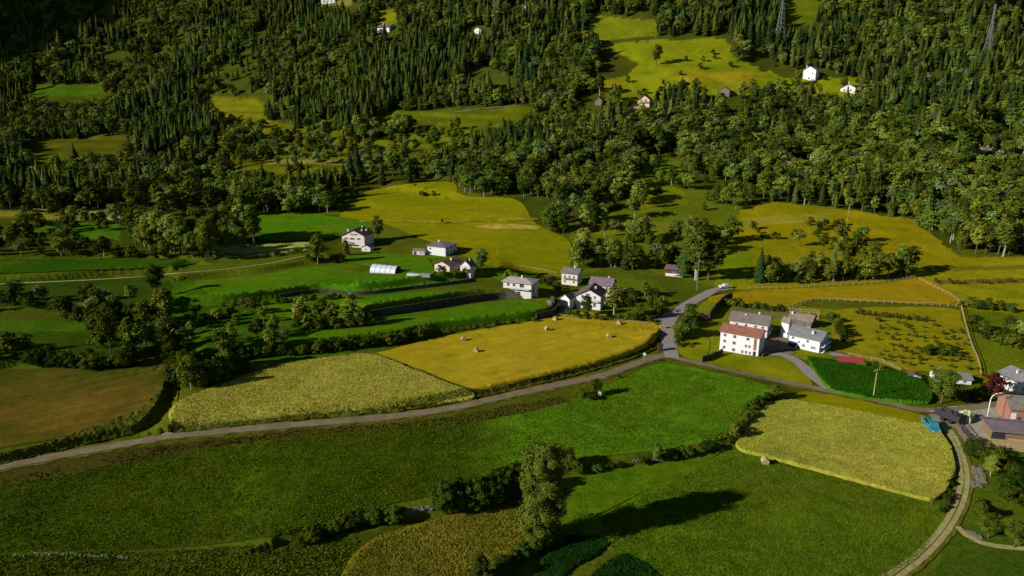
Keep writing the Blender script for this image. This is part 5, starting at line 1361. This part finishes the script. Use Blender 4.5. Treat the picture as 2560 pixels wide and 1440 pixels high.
house('gable_shed', 'small dark gabled shed in the road bend garden', 1756, 802, 5.0, 5.0, 2.2, -20, 'y', 2.0, .4, M['wood_red'], M['roof_mauve'], doors=[('front', 0, 0, 1.4, 1.8, M['dark'])], cat='shed')
# upper hillside
house('hill_house', 'tall plain white house standing on the upper meadow', 2034, 199, 12.5, 12, 8.0, -38, 'y', 3.2, .4, M['plaster'], M['roof_grey'], grid('front', (0,), (.8,), 1.2, 1.6) + grid('front', (3,), (4.8,), .9, 1.1), chim=[(-4, 3, 10, 2)])
house('hill_bungalow', 'low white bungalow with brown roof right of the tall hill house', 2122, 228, 14, 8, 3.2, -30, 'y', 2.6, .9, M['plaster'], M['roof_brown'], grid('front', (-3, 2.8), (.8,), 1.4, 1.4), chim=[(0, 2, 5.2, 2)])
house('hill_chalet', 'beige chalet with open gable on the middle hillside', 1610, 266, 10.5, 9, 4.4, -24, 'y', 2.8, 1.2, M['beige'], M['roof_brown'], grid('front', (-2, 2), (3.0,), 1.2, 1.6) + grid('front', (0,), (.6,), 2, 1.4), balconies=[('front', -4.4, 4.4, 2.6, 1.2, M['wood'])], cat='chalet')
house('grey_hut', 'grey stone hut half hidden in trees below the upper meadow', 1815, 240, 9, 8, 3.4, -30, 'y', 2.4, .5, M['stonewall'], M['roof_stone'], doors=[('front', 0, 0, 1.6, 2, M['dark'])], cat='hut')
house('dark_hut', 'dark little hut beside the pointed conifer', 1500, 262, 7, 6, 3.2, -30, 'y', 2.2, .5, M['stonewall'], M['roof_brown'], cat='hut')
house('forest_house', 'white house with dark roof in the highest clearing on the left', 975, 80, 14, 10, 5.0, -24, 'x', 2.4, .8, M['plaster'], M['roof_brown'], grid('front', (-3, 2), (1.8,), 1.4, 1.5), chim=[(-3, 5, 7, 1.6)])
house('forest_cottage', 'small white cottage deep in the conifers', 1197, 82, 11, 8, 4.2, -30, 'y', 2.6, .6, M['plaster'], M['roof_grey'], grid('front', (0,), (1.5,), 1.2, 1.4))
house('top_cottage', 'tiny white gable near the top middle edge of the picture', 1312, 24, 7, 7, 4.6, -24, 'y', 2.2, .4, M['plaster'], M['roof_grey'], grid('front', (0,), (1.5,), 1, 1.2))
house('top_house', 'white walled house cut by the top edge of the picture', 822, 8, 16, 9, 4.0, -16, 'x', 2.2, .7, M['plaster'], M['roof_grey'], grid('front', (-4, 0, 4), (1.2,), 1.6, 1.5))
house('left_house', 'white house among dark trees at the far left', 86, 440, 14, 10, 6.0, -20, 'x', 2.2, .9, M['plaster'], M['roof_brown'], grid('front', (-4, 0, 4), (1.2, 3.8), 1.6, 1.5), balconies=[('front', -6, 6, 3.2, 1.2, M['white'])])
# farm at the right edge
farm = house('brick_barn', 'brown brick farm barn with grey roof at the right edge', 2612, 1058, 15, 10, 5.6, -12, 'x', 3.0, .6, M['brick'], M['roof_taupe'],
      grid('front', (-4.5, -1, 2.5), (1.6,), 1.0, 1.0), doors=[('front', -6.4, 0, 1.6, 4.0, M['white'])], cat='barn', frame=M['wood'])
house('timber_barn', 'open fronted timber shed with planks stacked under its long roof', 2548, 1118, 12, 7.5, 3.4, -14, 'shed', .5, .8, M['wood'], M['roof_mauve'],
      doors=[('front', -4.5, -.2, 3.6, 3.0, M['dark']), ('front', .5, -.2, 4.6, 1.6, M['wood_pale'])], grid_=None, cat='barn') if False else \
house('timber_barn', 'open fronted timber shed with planks stacked under its long roof', 2548, 1118, 12, 7.5, 3.4, -14, 'shed', .5, .8, M['wood'], M['roof_mauve'],
      doors=[('front', -4.5, -.2, 3.6, 3.0, M['dark']), ('front', .5, -.2, 4.6, 1.6, M['wood_pale'])], cat='barn')
# silage pipe
v = at(2466, 1052)[0]
pr = empty('blower_pipe', v, 0); tag(pr, 'white curved blower pipe reaching onto the brick barn roof', 'pipe')
mb = MB(); pts = [(0, 0, -.5), (0, 0, 5.0), (.25, 0, 5.7), (.8, 0, 6.2), (1.5, 0, 6.35), (3.2, .6, 6.3)]
for a, b in zip(pts[:-1], pts[1:]): mb.bar(a, b, .10, .10, 10)
mb.build('pipe', M['white'], pr, True)
mb = MB(); mb.box(-.5, .5, -.5, .5, -.4, .5); mb.build('blower_base', M['metal'], pr, bevel=.05)
# greenhouse
v = at(964, 680)[0]
gh = empty('greenhouse', v, R(-20)); tag(gh, 'pale plastic greenhouse tunnel beside the village lawn', 'greenhouse')
L_, Rr = 11.0, 2.6; m1 = MB(); N = 14; vs = []
for x in (-L_ / 2, L_ / 2):
    for i in range(N + 1):
        a = math.pi * i / N; vs.append((x, -Rr * math.cos(a), Rr * 1.15 * math.sin(a) - .2))
fs = [(i, i + 1, N + 1 + i + 1, N + 1 + i) for i in range(N)]
m1.add(vs, fs); m1.add([vs[i] for i in range(N + 1)], [tuple(range(N, -1, -1))])
m1.build('cover', M['poly'], gh)
m1 = MB()
for k in range(6):
    x = -L_ / 2 + L_ * k / 5
    for i in range(N):
        a = math.pi * i / N; b = math.pi * (i + 1) / N
        m1.bar((x, -(Rr + .04) * math.cos(a), (Rr + .04) * 1.15 * math.sin(a) - .2), (x, -(Rr + .04) * math.cos(b), (Rr + .04) * 1.15 * math.sin(b) - .2), .05)
m1.build('hoop', M['metal'], gh)
m1 = MB(); m1.box(L_ / 2 - .3, L_ / 2 - .2, -1.3, 1.3, 0, 2.2); m1.build('door', M['dark'], gh)
# second small frames
for (x, y, w, lb) in ((1035, 690, 5, 'low white garden frame right of the greenhouse'), (1065, 690, 4, 'low dark garden frame beside the chalet hedge')):
    v = at(x, y)[0]; m1 = MB(); m1.box(-w / 2, w / 2, -1, 1, -.3, .9); o = m1.build('cold_frame', M['poly'] if w == 5 else M['metal'], bevel=.05); o.location = v; o.rotation_euler = (0, 0, R(-20)); tag(o, lb, 'cold frame')

# ------------------------------------------------------------------ shrine, walls, fences, poles
v = at(1500, 992)[0]
sh = empty('shrine', v, R(-25)); tag(sh, 'small white plastered shrine below the lane', 'shrine')
sh.scale = (.45, .45, .55)
m1 = MB(); m1.box(-.7, .7, -.6, .6, -.4, 2.6); m1.build('wall', M['plaster'], sh)
m1 = MB(); m1.add([(-.9, -.8, 2.605), (.9, -.8, 2.605), (.9, .8, 2.605), (-.9, .8, 2.605), (0, -.8, 3.3), (0, .8, 3.3)], [(0, 1, 4), (1, 2, 5, 4), (2, 3, 5), (3, 0, 4, 5), (3, 2, 1, 0)]); m1.build('roof', M['roof_taupe'], sh)
m1 = MB(); m1.box(-.35, .35, -.62, -.5, 1.1, 2.0); m1.build('niche', M['dark'], sh)

def wall_along(name, pts, h, mat, label, thick=.4, low=.6, cat='wall', rough=.12, step=6):
    q = smooth_line(pts, step)
    x, y, z, d = pick([p[0] for p in q], [p[1] for p in q])
    tx = np.gradient(x); ty = np.gradient(y); L = np.hypot(tx, ty) + 1e-9
    nx, ny = -ty / L * thick / 2, tx / L * thick / 2
    vs = []; n = len(x)
    for i in range(n):
        e = rough * random.uniform(-1, 1)
        for sx, zz in ((-1, -low), (-1, h + e), (1, h + e + rough * random.uniform(-.5, .5)), (1, -low)):
            k = 1 + rough * random.uniform(-.6, .6)
            vs.append((x[i] + sx * nx[i] * k, y[i] + sx * ny[i] * k, z[i] + zz))
    fs = []
    for i in range(n - 1):
        a = i * 4; b = a + 4
        for k in range(3): fs.append((a + k, b + k, b + k + 1, a + k + 1))
    fs += [(0, 1, 2, 3), ((n - 1) * 4 + 3, (n - 1) * 4 + 2, (n - 1) * 4 + 1, (n - 1) * 4)]
    me = bpy.data.meshes.new(name); me.from_pydata(vs, [], fs); me.update()
    return tag(link(name, me, None, mat), label, cat)
wall_along('retaining_wall', NEWB[0][0], 2.6, M['shade_stone'], 'dark retaining wall under the villa terrace')
wall_along('retaining_wall', [(520, 905), (640, 890), (760, 880), (900, 862), (1000, 850), (1080, 832)], 1.0, M['shade_stone'], 'dark field wall behind the hedge above the tall grass')
wall_along('retaining_wall', [(1340, 800), (1385, 788), (1394, 765), (1378, 755)], 2.2, M['shade_stone'], 'curved garden wall below the village path')
wall_along('retaining_wall', [(700, 744), (800, 732), (900, 738), (1050, 722), (1190, 704)], 1.4, M['shade_stone'], 'long dark wall under the upper green terrace')
wall_along('garden_wall', [(1754, 906), (1772, 900), (1798, 890), (1805, 886)], 1.6, M['shade_stone'], 'dark garden wall left of the red roofed house')
wall_along('garden_wall', [(1905, 892), (1940, 882), (1990, 876)], .8, M['shade_stone'], 'low dark wall along the farm yard', rough=.03)
wall_along('garden_wall', [(1772, 800), (1790, 775), (1815, 752), (1830, 748)], 2.2, M['shade_stone'], 'shaded stone wall climbing behind the road bend garden')
wall_along('garden_wall', [(1200, 741), (1240, 738), (1330, 742), (1345, 744)], .7, M['cream'], 'low pale terrace wall in front of the villa', rough=.03)
if 0: wall_along('rubble_wall', [(70, 912), (120, 916), (180, 919), (250, 920)], 2.2, M['stonewall'], 'ivy grown rubble wall above the brown field', thick=1.2, rough=.35, step=3)
def rubble(pts, n, size, label, spread=8, mat='stonewall'):
    q = smooth_line(pts, 3)
    m1 = MB()
    for i in range(n):
        u = q[random.randrange(len(q))]
        v = at(u[0] + random.uniform(-spread, spread), u[1] + random.uniform(-spread, spread) * .5)[0]
        s = size * random.uniform(.5, 1.3)
        vs = [(v.x + s * random.uniform(.6, 1) * a, v.y + s * random.uniform(.6, 1) * b, v.z + s * (.1 if c < 0 else random.uniform(.7, 1.1)) + (-.1 if c < 0 else 0)) for a in (-1, 1) for b in (-1, 1) for c in (-1, 1)]
        m1.add(vs, [(0, 1, 3, 2), (4, 6, 7, 5), (0, 4, 5, 1), (2, 3, 7, 6), (1, 5, 7, 3)])
    o = m1.build('stone_heap', M[mat]); tag(o, label, 'stones', kind='stuff')
M['palestone'] = plain_mat('pale_stone', (.20, .175, .13), var=.4, scale=2.0, c2=(.10, .09, .07))
rubble([(980, 1288), (1040, 1275), (1110, 1265), (1130, 1272)], 260, .2, 'pale rubble of a tumbled wall left of the ivy tree', 9, 'palestone')
rubble([(20, 1390), (150, 1385), (320, 1395)], 120, .13, 'grey stone line at the lower left edge', 7, 'palestone')
rubble([(2440, 1170), (2452, 1200), (2440, 1215)], 160, .24, 'pale stone heap right of the dirt track', 12, 'palestone')
rubble([(2405, 1325), (2430, 1335), (2450, 1345)], 90, .2, 'pale stones at the fork of the dirt track', 5, 'palestone')
rubble([(1640, 1152), (1720, 1142), (1800, 1120), (1840, 1098), (1862, 1058), (1885, 1028)], 170, .2, 'low tumbled stone line on the curved bank left of the wheat', 4, 'stonewall')
rubble([(1585, 1152), (1640, 1152)], 50, .22, 'brownish stones on the bank right of the ivy tree', 4, 'palestone')
rubble([(2430, 385), (2480, 372), (2490, 395)], 60, 1.6, 'pale rock outcrop in the right wood', 14, 'palestone')
rubble([(80, 905), (160, 905), (250, 915)], 130, .32, 'pale stones on the wall above the brown field', 10, 'palestone')

def fence(pts, label, h=1.1, step=2.4, mat='wood_pale', rails=2, w=.07):
    q = smooth_line(pts, 5)
    x, y, z, d = pick([p[0] for p in q], [p[1] for p in q])
    s = np.concatenate([[0], np.cumsum(np.hypot(np.diff(x), np.diff(y)))])
    n = min(98, max(3, int(s[-1] / step) + 1))
    u = np.linspace(0, s[-1], n)
    X = np.interp(u, s, x); Y = np.interp(u, s, y); Z = zfull(X, Y)
    root = empty('fence', (X[0], Y[0], Z[0])); tag(root, label, 'fence')
    pm = MB(); pm.box(-w, w, -w, w, -.4, h); first = None
    for i in range(n):
        if first is None: first = pm.build('post', M[mat], root); o = first
        else:
            o = first.copy(); C.objects.link(o)
        o.location = (X[i] - X[0], Y[i] - Y[0], Z[i] - Z[0])
    for r_ in range(rails):
        m1 = MB(); zz = h * (.9 - .42 * r_)
        for i in range(n - 1):
            m1.bar((X[i] - X[0], Y[i] - Y[0], Z[i] - Z[0] + zz), (X[i + 1] - X[0], Y[i + 1] - Y[0], Z[i + 1] - Z[0] + zz), w * .8)
        m1.build('rail', M[mat], root)
fence([(1872, 722), (1960, 722), (2060, 716), (2200, 708), (2260, 700), (2310, 686)], 'wooden rail fence between tree belt and tan field')
fence([(2298, 700), (2340, 722), (2380, 742), (2402, 760)], 'wooden fence running down to the orchard corner')
fence([(1972, 772), (2010, 760), (2060, 753), (2200, 758), (2300, 763), (2390, 768)], 'wooden rail fence along the top of the orchard')
fence([(2402, 765), (2415, 820), (2430, 870), (2445, 905), (2452, 940)], 'fence down the right side of the orchard')
fence([(1285, 668), (1330, 674), (1390, 686)], 'pale fence behind the villa')
fence([(1392, 790), (1440, 796), (1500, 800), (1560, 806), (1636, 812)], 'garden fence above the hay bales', h=.9)
fence([(1774, 742), (1792, 728), (1800, 722)], 'timber railing on the road bend', h=1.2, step=1.5)
fence([(2120, 890), (2150, 897), (2200, 905), (2230, 918), (2250, 928)], 'fence between red shed and orchard', h=1.0)
fence([(1600, 106), (1640, 103), (1680, 100)], 'pale fence on top of the upper meadow', h=1.6, step=4)
fence([(2395, 1060), (2410, 1080), (2425, 1100), (2440, 1130)], 'dark slatted fence beside the farm trailer', h=1.4, step=1.0, mat='dark', rails=3)

def pole(px, py, hpx, label, mat='wood_pale', r=.13, arm=True, name='utility_pole'):
    v, d = at(px, py); h = hpx * d / (F * .96)
    root = empty(name, v, R(20)); tag(root, label, 'pole')
    m1 = MB(); m1.bar((0, 0, -.5), (0, 0, h), r, r * .6, 8); m1.build('pole', M[mat], root)
    if arm:
        m1 = MB(); m1.box(-.8, .8, -.06, .06, h - .5, h - .38); m1.build('crossarm', M[mat], root)
        for k in (-.7, 0, .7):
            m1 = MB(); m1.bar((k, 0, h - .37), (k, 0, h - .15), .05, .05, 6); m1.build('insulator', M['white'], root)
    return root
pole(2182, 1000, 80, 'pale wooden pole at the edge of the corn', r=.16)
pole(1742, 725, 92, 'tall thin pole beside the road by the red brown cabin', mat='metal')
pole(1245, 640, 18, 'short pole in the olive meadow behind the villa')
pole(1500, 668, 26, 'short pole behind the mauve roofed house')
pole(2115, 578, 60, 'bare pale pole on the right meadow', arm=False)
pole(2350, 945, 30, 'pole by the low grey roofed house', mat='metal')
pole(2518, 988, 30, 'slim white post in front of the right edge house', mat='white', arm=False)
pole(1658, 765, 26, 'slim garden lamp post left of the pale road', mat='metal', arm=False, name='lamp_post')
# round road sign
v = at(1610, 908)[0]; root = empty('road_sign', v, R(-10)); tag(root, 'round pale sign on a post beside the lane before the junction', 'sign')
m1 = MB(); m1.bar((0, 0, -.3), (0, 0, 2.4), .07, .07, 8); m1.build('post', M['wood_pale'], root)
m1 = MB(); m1.bar((0, -.06, 2.55), (0, -.12, 2.55), .42, .42, 20); m1.build('disc', M['cream'], root)

def pylon(px, py, h, label):
    v, d = at(px, py); root = empty('lattice_pylon', v, R(25)); tag(root, label, 'pylon')
    def wd(z): return max(.5, 3.2 * (1 - z / h) ** 1.15)
    for sx in (-1, 1):
        for sy in (-1, 1):
            m1 = MB(); zs = [-2] + [h * k / 8 for k in range(1, 9)]
            for a, b in zip(zs[:-1], zs[1:]): m1.bar((sx * wd(max(a, 0)), sy * wd(max(a, 0)), a), (sx * wd(b), sy * wd(b), b), .16)
            m1.build('leg', M['metal'], root)
    m1 = MB()
    zs = [h * (k / 12) for k in range(13)]
    for a, b in zip(zs[:-1], zs[1:]):
        for (p, q) in (((-1, -1), (1, -1)), ((1, -1), (1, 1)), ((1, 1), (-1, 1)), ((-1, 1), (-1, -1))):
            m1.bar((p[0] * wd(a), p[1] * wd(a), a), (q[0] * wd(b), q[1] * wd(b), b), .08); m1.bar((q[0] * wd(a), q[1] * wd(a), a), (p[0] * wd(b), p[1] * wd(b), b), .08)
    m1.build('bracing', M['metal'], root)
    for k, L in ((.70, 5.5), (.82, 6.5), (.94, 4.5)):
        m1 = MB(); z = h * k
        for s in (-1, 1): m1.bar((s * .3, 0, z + .9), (s * L, 0, z), .1); m1.bar((s * .3, 0, z - .4), (s * L, 0, z), .1)
        m1.build('crossarm', M['metal'], root)
        for s in (-1, 1):
            m1 = MB(); m1.bar((s * L, 0, z), (s * L, 0, z - 1.6), .12, .12, 6); m1.build('insulator', M['glass'], root)
pylon(2463, 165, 48, 'tall lattice power pylon in the wood at the right edge')
pylon(1948, 108, 46, 'lattice power pylon rising from the conifers above the tall hill house')
pylon(1240, 60, 40, 'lattice power pylon among conifers at the top middle')

# ------------------------------------------------------------------ bales, vehicles, farm things
def bale(px, py, yaw, r, w, label):
    v = at(px, py)[0]
    m1 = MB(); N = 20; vs = []
    for x in (-w / 2, w / 2):
        for rr in (r, r * .93): 
            for i in range(N):
                a = 2 * math.pi * i / N; vs.append((x * (1 if rr < r else .94), math.cos(a) * rr, r - .05 + math.sin(a) * rr * .96))
    # rings: 0 outer left, 1 inner left, 2 outer right, 3 inner right
    fs = []
    for i in range(N):
        j = (i + 1) % N
        fs += [(i, j, 2 * N + j, 2 * N + i), (N + i, N + j, j, i), (2 * N + i, 2 * N + j, 3 * N + j, 3 * N + i)]
    fs += [tuple(N + i for i in range(N - 1, -1, -1)), tuple(3 * N + i for i in range(N))]
    m1.add(vs, fs)
    o = m1.build('hay_bale', M['hay'], smooth=False); o.location = v; o.rotation_euler = (0, 0, R(yaw)); tag(o, label, 'hay bale', 'round hay bales on the fields')
for x, y, yaw, lb in ((1158, 853, 100, 'round hay bale nearest the dark hedge, upper left of the field bales'), (1190, 881, 80, 'round hay bale closest to the tall grass, lowest on the field'),
                   (1388, 801, 60, 'round hay bale below the curved garden wall'), (1368, 827, 110, 'round hay bale alone in the middle of the mown field'),
                   (1548, 800, 90, 'round hay bale against the garden fence, upper of two'), (1547, 812, 70, 'round hay bale just below the one at the garden fence'),
                   (1522, 845, 95, 'round hay bale on the right part of the mown field')):
    bale(x, y, yaw, .68, 1.15, lb)
bale(1912, 1160, 85, .7, 1.2, 'single pale bale lying at the lower left edge of the wheat')

def vehicle(px, py, yaw, paint, label, L=4.2, W=1.75, cat='car', pickup=False):
    v = at(px, py)[0]; v.z += .2
    name = 'pickup_truck' if pickup else 'car'
    root = empty(name, v, R(yaw)); tag(root, label, cat)
    m1 = MB()
    prof = [(-L / 2, .35), (-L / 2, .8), (-L / 2 + .2, .95), (-L / 4, 1.0), (-L / 4 + .7, 1.45), (L / 4, 1.45), (L / 2 - .15, .95), (L / 2, .8), (L / 2, .35)]
    if pickup: prof = [(-L / 2, .45), (-L / 2, 1.0), (-L / 2 + 1.1, 1.15), (-L / 2 + 1.5, 1.95), (-L / 2 + 2.5, 1.95), (-L / 2 + 2.6, 1.0), (L / 2, 1.0), (L / 2, .45)]
    n = len(prof); vs = []
    for s in (-1, 1):
        for x, z in prof: vs.append((x, s * W / 2 * (.82 if z > 1.2 else 1), z))
    fs = [(i, i + 1, n + i + 1, n + i) for i in range(n - 1)] + [(n - 1, 0, n, 2 * n - 1), tuple(range(n - 1, -1, -1)), tuple(range(n, 2 * n))]
    m1.add(vs, fs); m1.build('body', paint, root, bevel=.05)
    m1 = MB(); x0, x1 = (-L / 2 + 1.3, -L / 2 + 2.4) if pickup else (-L / 4 + .35, L / 4 + .3)
    zt = 1.85 if pickup else 1.38; zb = 1.3 if pickup else 1.05
    m1.box(x0 + .15, x1 - .1, -W / 2 * .93, W / 2 * .93, zb, zt); m1.build('window', M['glass'], root)
    for x in (-L * .31, L * .31):
        for s in (-1, 1):
            m1 = MB(); m1.bar((x, s * (W / 2 - .2), .32), (x, s * (W / 2 + .03), .32), .33, .33, 14); w_ = m1.build('wheel', M['rubber'], root)
            m1 = MB(); m1.bar((x, s * (W / 2), .32), (x, s * (W / 2 + .05), .32), .17, .17, 10); m1.build('rim', M['metal'], w_)
    for s in (-1, 1):
        m1 = MB(); m1.box(-L / 2 - .02, -L / 2 + .05, s * .6 - .15, s * .6 + .15, .62, .78); m1.build('headlight', M['white'], root)
    if pickup:
        m1 = MB(); m1.box(-L / 2 + 2.7, L / 2 + .1, -W / 2 - .1, W / 2 + .1, 1.01, 1.12); m1.box(-L / 2 + 2.7, L / 2 + .1, -W / 2 - .1, -W / 2 - .04, 1.125, 1.6); m1.box(-L / 2 + 2.7, L / 2 + .1, W / 2 + .04, W / 2 + .1, 1.125, 1.6)
        m1.build('load_bed', paint, root)
vehicle(1812, 721, 15, M['white'], 'white car parked at the top of the pale road')
if 0: vehicle(1797, 716, 20, M['red_paint'], 'small red car just left of the white car on the road')
vehicle(2326, 1074, 80, M['blue_paint'], 'blue pickup truck with its load bed standing by the wheat corner', L=5.2, W=2.0, cat='truck', pickup=True)
if 0: vehicle(1660, 808, 60, M['poly'], 'grey car in the village driveway', L=4)
vehicle(1236, 744, 20, M['white'], 'pale car parked below the villa', L=4)
vehicle(1378, 700, 30, M['dark'], 'dark car between the villa and the tall village house', L=4)
# manure spreader / trailer
v = at(2372, 1052)[0]; root = empty('farm_trailer', v, R(-62)); tag(root, 'black loaded farm trailer standing in the yard beside the blue truck', 'trailer')
m1 = MB(); m1.box(-2.6, 2.6, -1.2, 1.2, .8, 1.0); m1.box(-2.6, 2.6, -1.2, -1.1, 1.003, 2.2); m1.box(-2.6, 2.6, 1.1, 1.2, 1.003, 2.2); m1.box(2.5, 2.597, -1.097, 1.097, 1.003, 2.2); m1.build('box', M['dark'], root)
m1 = MB(); m1.bar((-2.6, 0, .9), (-4.2, 0, .6), .08); m1.build('drawbar', M['metal'], root)
for x in (-.8, .8):
    for s in (-1, 1):
        m1 = MB(); m1.bar((x, s * 1.0, .5), (x, s * 1.3, .5), .5, .5, 14); m1.build('wheel', M['rubber'], root)
m1 = MB()
for i in range(16): m1.bar((random.uniform(-2.3, 2.3), random.uniform(-1, 1), 1.6), (random.uniform(-2.3, 2.3), random.uniform(-1, 1), 2.4), .18, .12, 5)
m1.build('load', M['dark'], root)
# tall grain bags and silage
for i, (x, y) in enumerate(((2404, 1048), (2412, 1046), (2420, 1047), (2408, 1054), (2416, 1056))):
    v = at(x, y)[0]; m1 = MB(); s = .75
    vs = [(-s, -s, 0), (s, -s, 0), (s, s, 0), (-s, s, 0), (-s * 1.15, -s * 1.15, .8), (s * 1.15, -s * 1.15, .8), (s * 1.15, s * 1.15, .8), (-s * 1.15, s * 1.15, .8), (-s * .6, -s * .6, 1.9), (s * .6, -s * .6, 1.9), (s * .6, s * .6, 1.9), (-s * .6, s * .6, 1.9)]
    fs = []
    for k in (0, 4):
        for j in range(4): fs.append((k + j, k + (j + 1) % 4, k + 4 + (j + 1) % 4, k + 4 + j))
    fs += [(8, 9, 10, 11), (3, 2, 1, 0)]
    m1.add(vs, fs); o = m1.build('bulk_bag', M['bag'], bevel=.12); o.location = v; o.rotation_euler = (0, 0, random.uniform(0, 1))
    tag(o, 'yellow and white filled bulk bag in the farm yard', 'bag', 'bulk bags in the farm yard')
# stacked planks
for i, (x, y, lb) in enumerate(((2505, 1118, 'orange brown plank stack in front of the timber shed, left one'), (2545, 1124, 'orange brown plank stack in front of the timber shed, right one'))):
    v = at(x, y)[0]; m1 = MB()
    for r_ in range(5):
        for c_ in range(4): m1.box(-2.2 + random.uniform(-.1, .1), 2.2, -.8 + c_ * .4, -.44 + c_ * .4, r_ * .28, r_ * .28 + .2)
    o = m1.build('plank_stack', M['wood_pale']); o.location = v; o.rotation_euler = (0, 0, R(-14)); tag(o, lb, 'planks')
v = at(2312, 1058)[0]; m1 = MB(); m1.box(-.5, .5, -.5, .5, 0, 1.1); o = m1.build('water_tank', M['poly'], bevel=.08); o.location = v; tag(o, 'small pale tank beside the blue truck', 'tank')
v = at(1650, 878)[0]; m1 = MB(); m1.box(-.6, .6, -.6, .6, -.3, 2.0); m1.box(-.75, .75, -.75, .75, 2.003, 2.12); o = m1.build('substation', M['wood_dark'], bevel=.04); o.location = v; tag(o, 'dark brown box hut at the left verge of the junction', 'hut')
v = at(1652, 822)[0]; m1 = MB(); m1.box(-.5, .5, -.4, .4, -.2, 1.1); m1.box(.65, 1.5, -.4, .4, -.2, 1.1); o = m1.build('waste_bin', M['wood_pale'], bevel=.05); o.location = v; tag(o, 'pale twin bins at the village road mouth', 'bins')
# pergola behind the stone barn
v = at(2010, 800)[0]; root = empty('pergola', v, R(-16)); tag(root, 'weathered timber pergola frame behind the stone barn', 'pergola')
m1 = MB()
for x in (-4, -1.3, 1.3, 4):
    for y in (0, 2.5): q = MB(); q.box(x - .1, x + .1, y - .1, y + .1, -.4, 2.6); q.build('post', M['wood_pale'], root)
m1.box(-4.4, 4.4, -.12, .12, 2.603, 2.8); m1.box(-4.4, 4.4, 2.38, 2.62, 2.603, 2.8)
for i in range(12): m1.box(-4.2 + i * .75, -4.1 + i * .75, -.5, 3, 2.803, 2.9)
m1.build('beam', M['wood_pale'], root)
print('objects', len(bpy.data.objects))
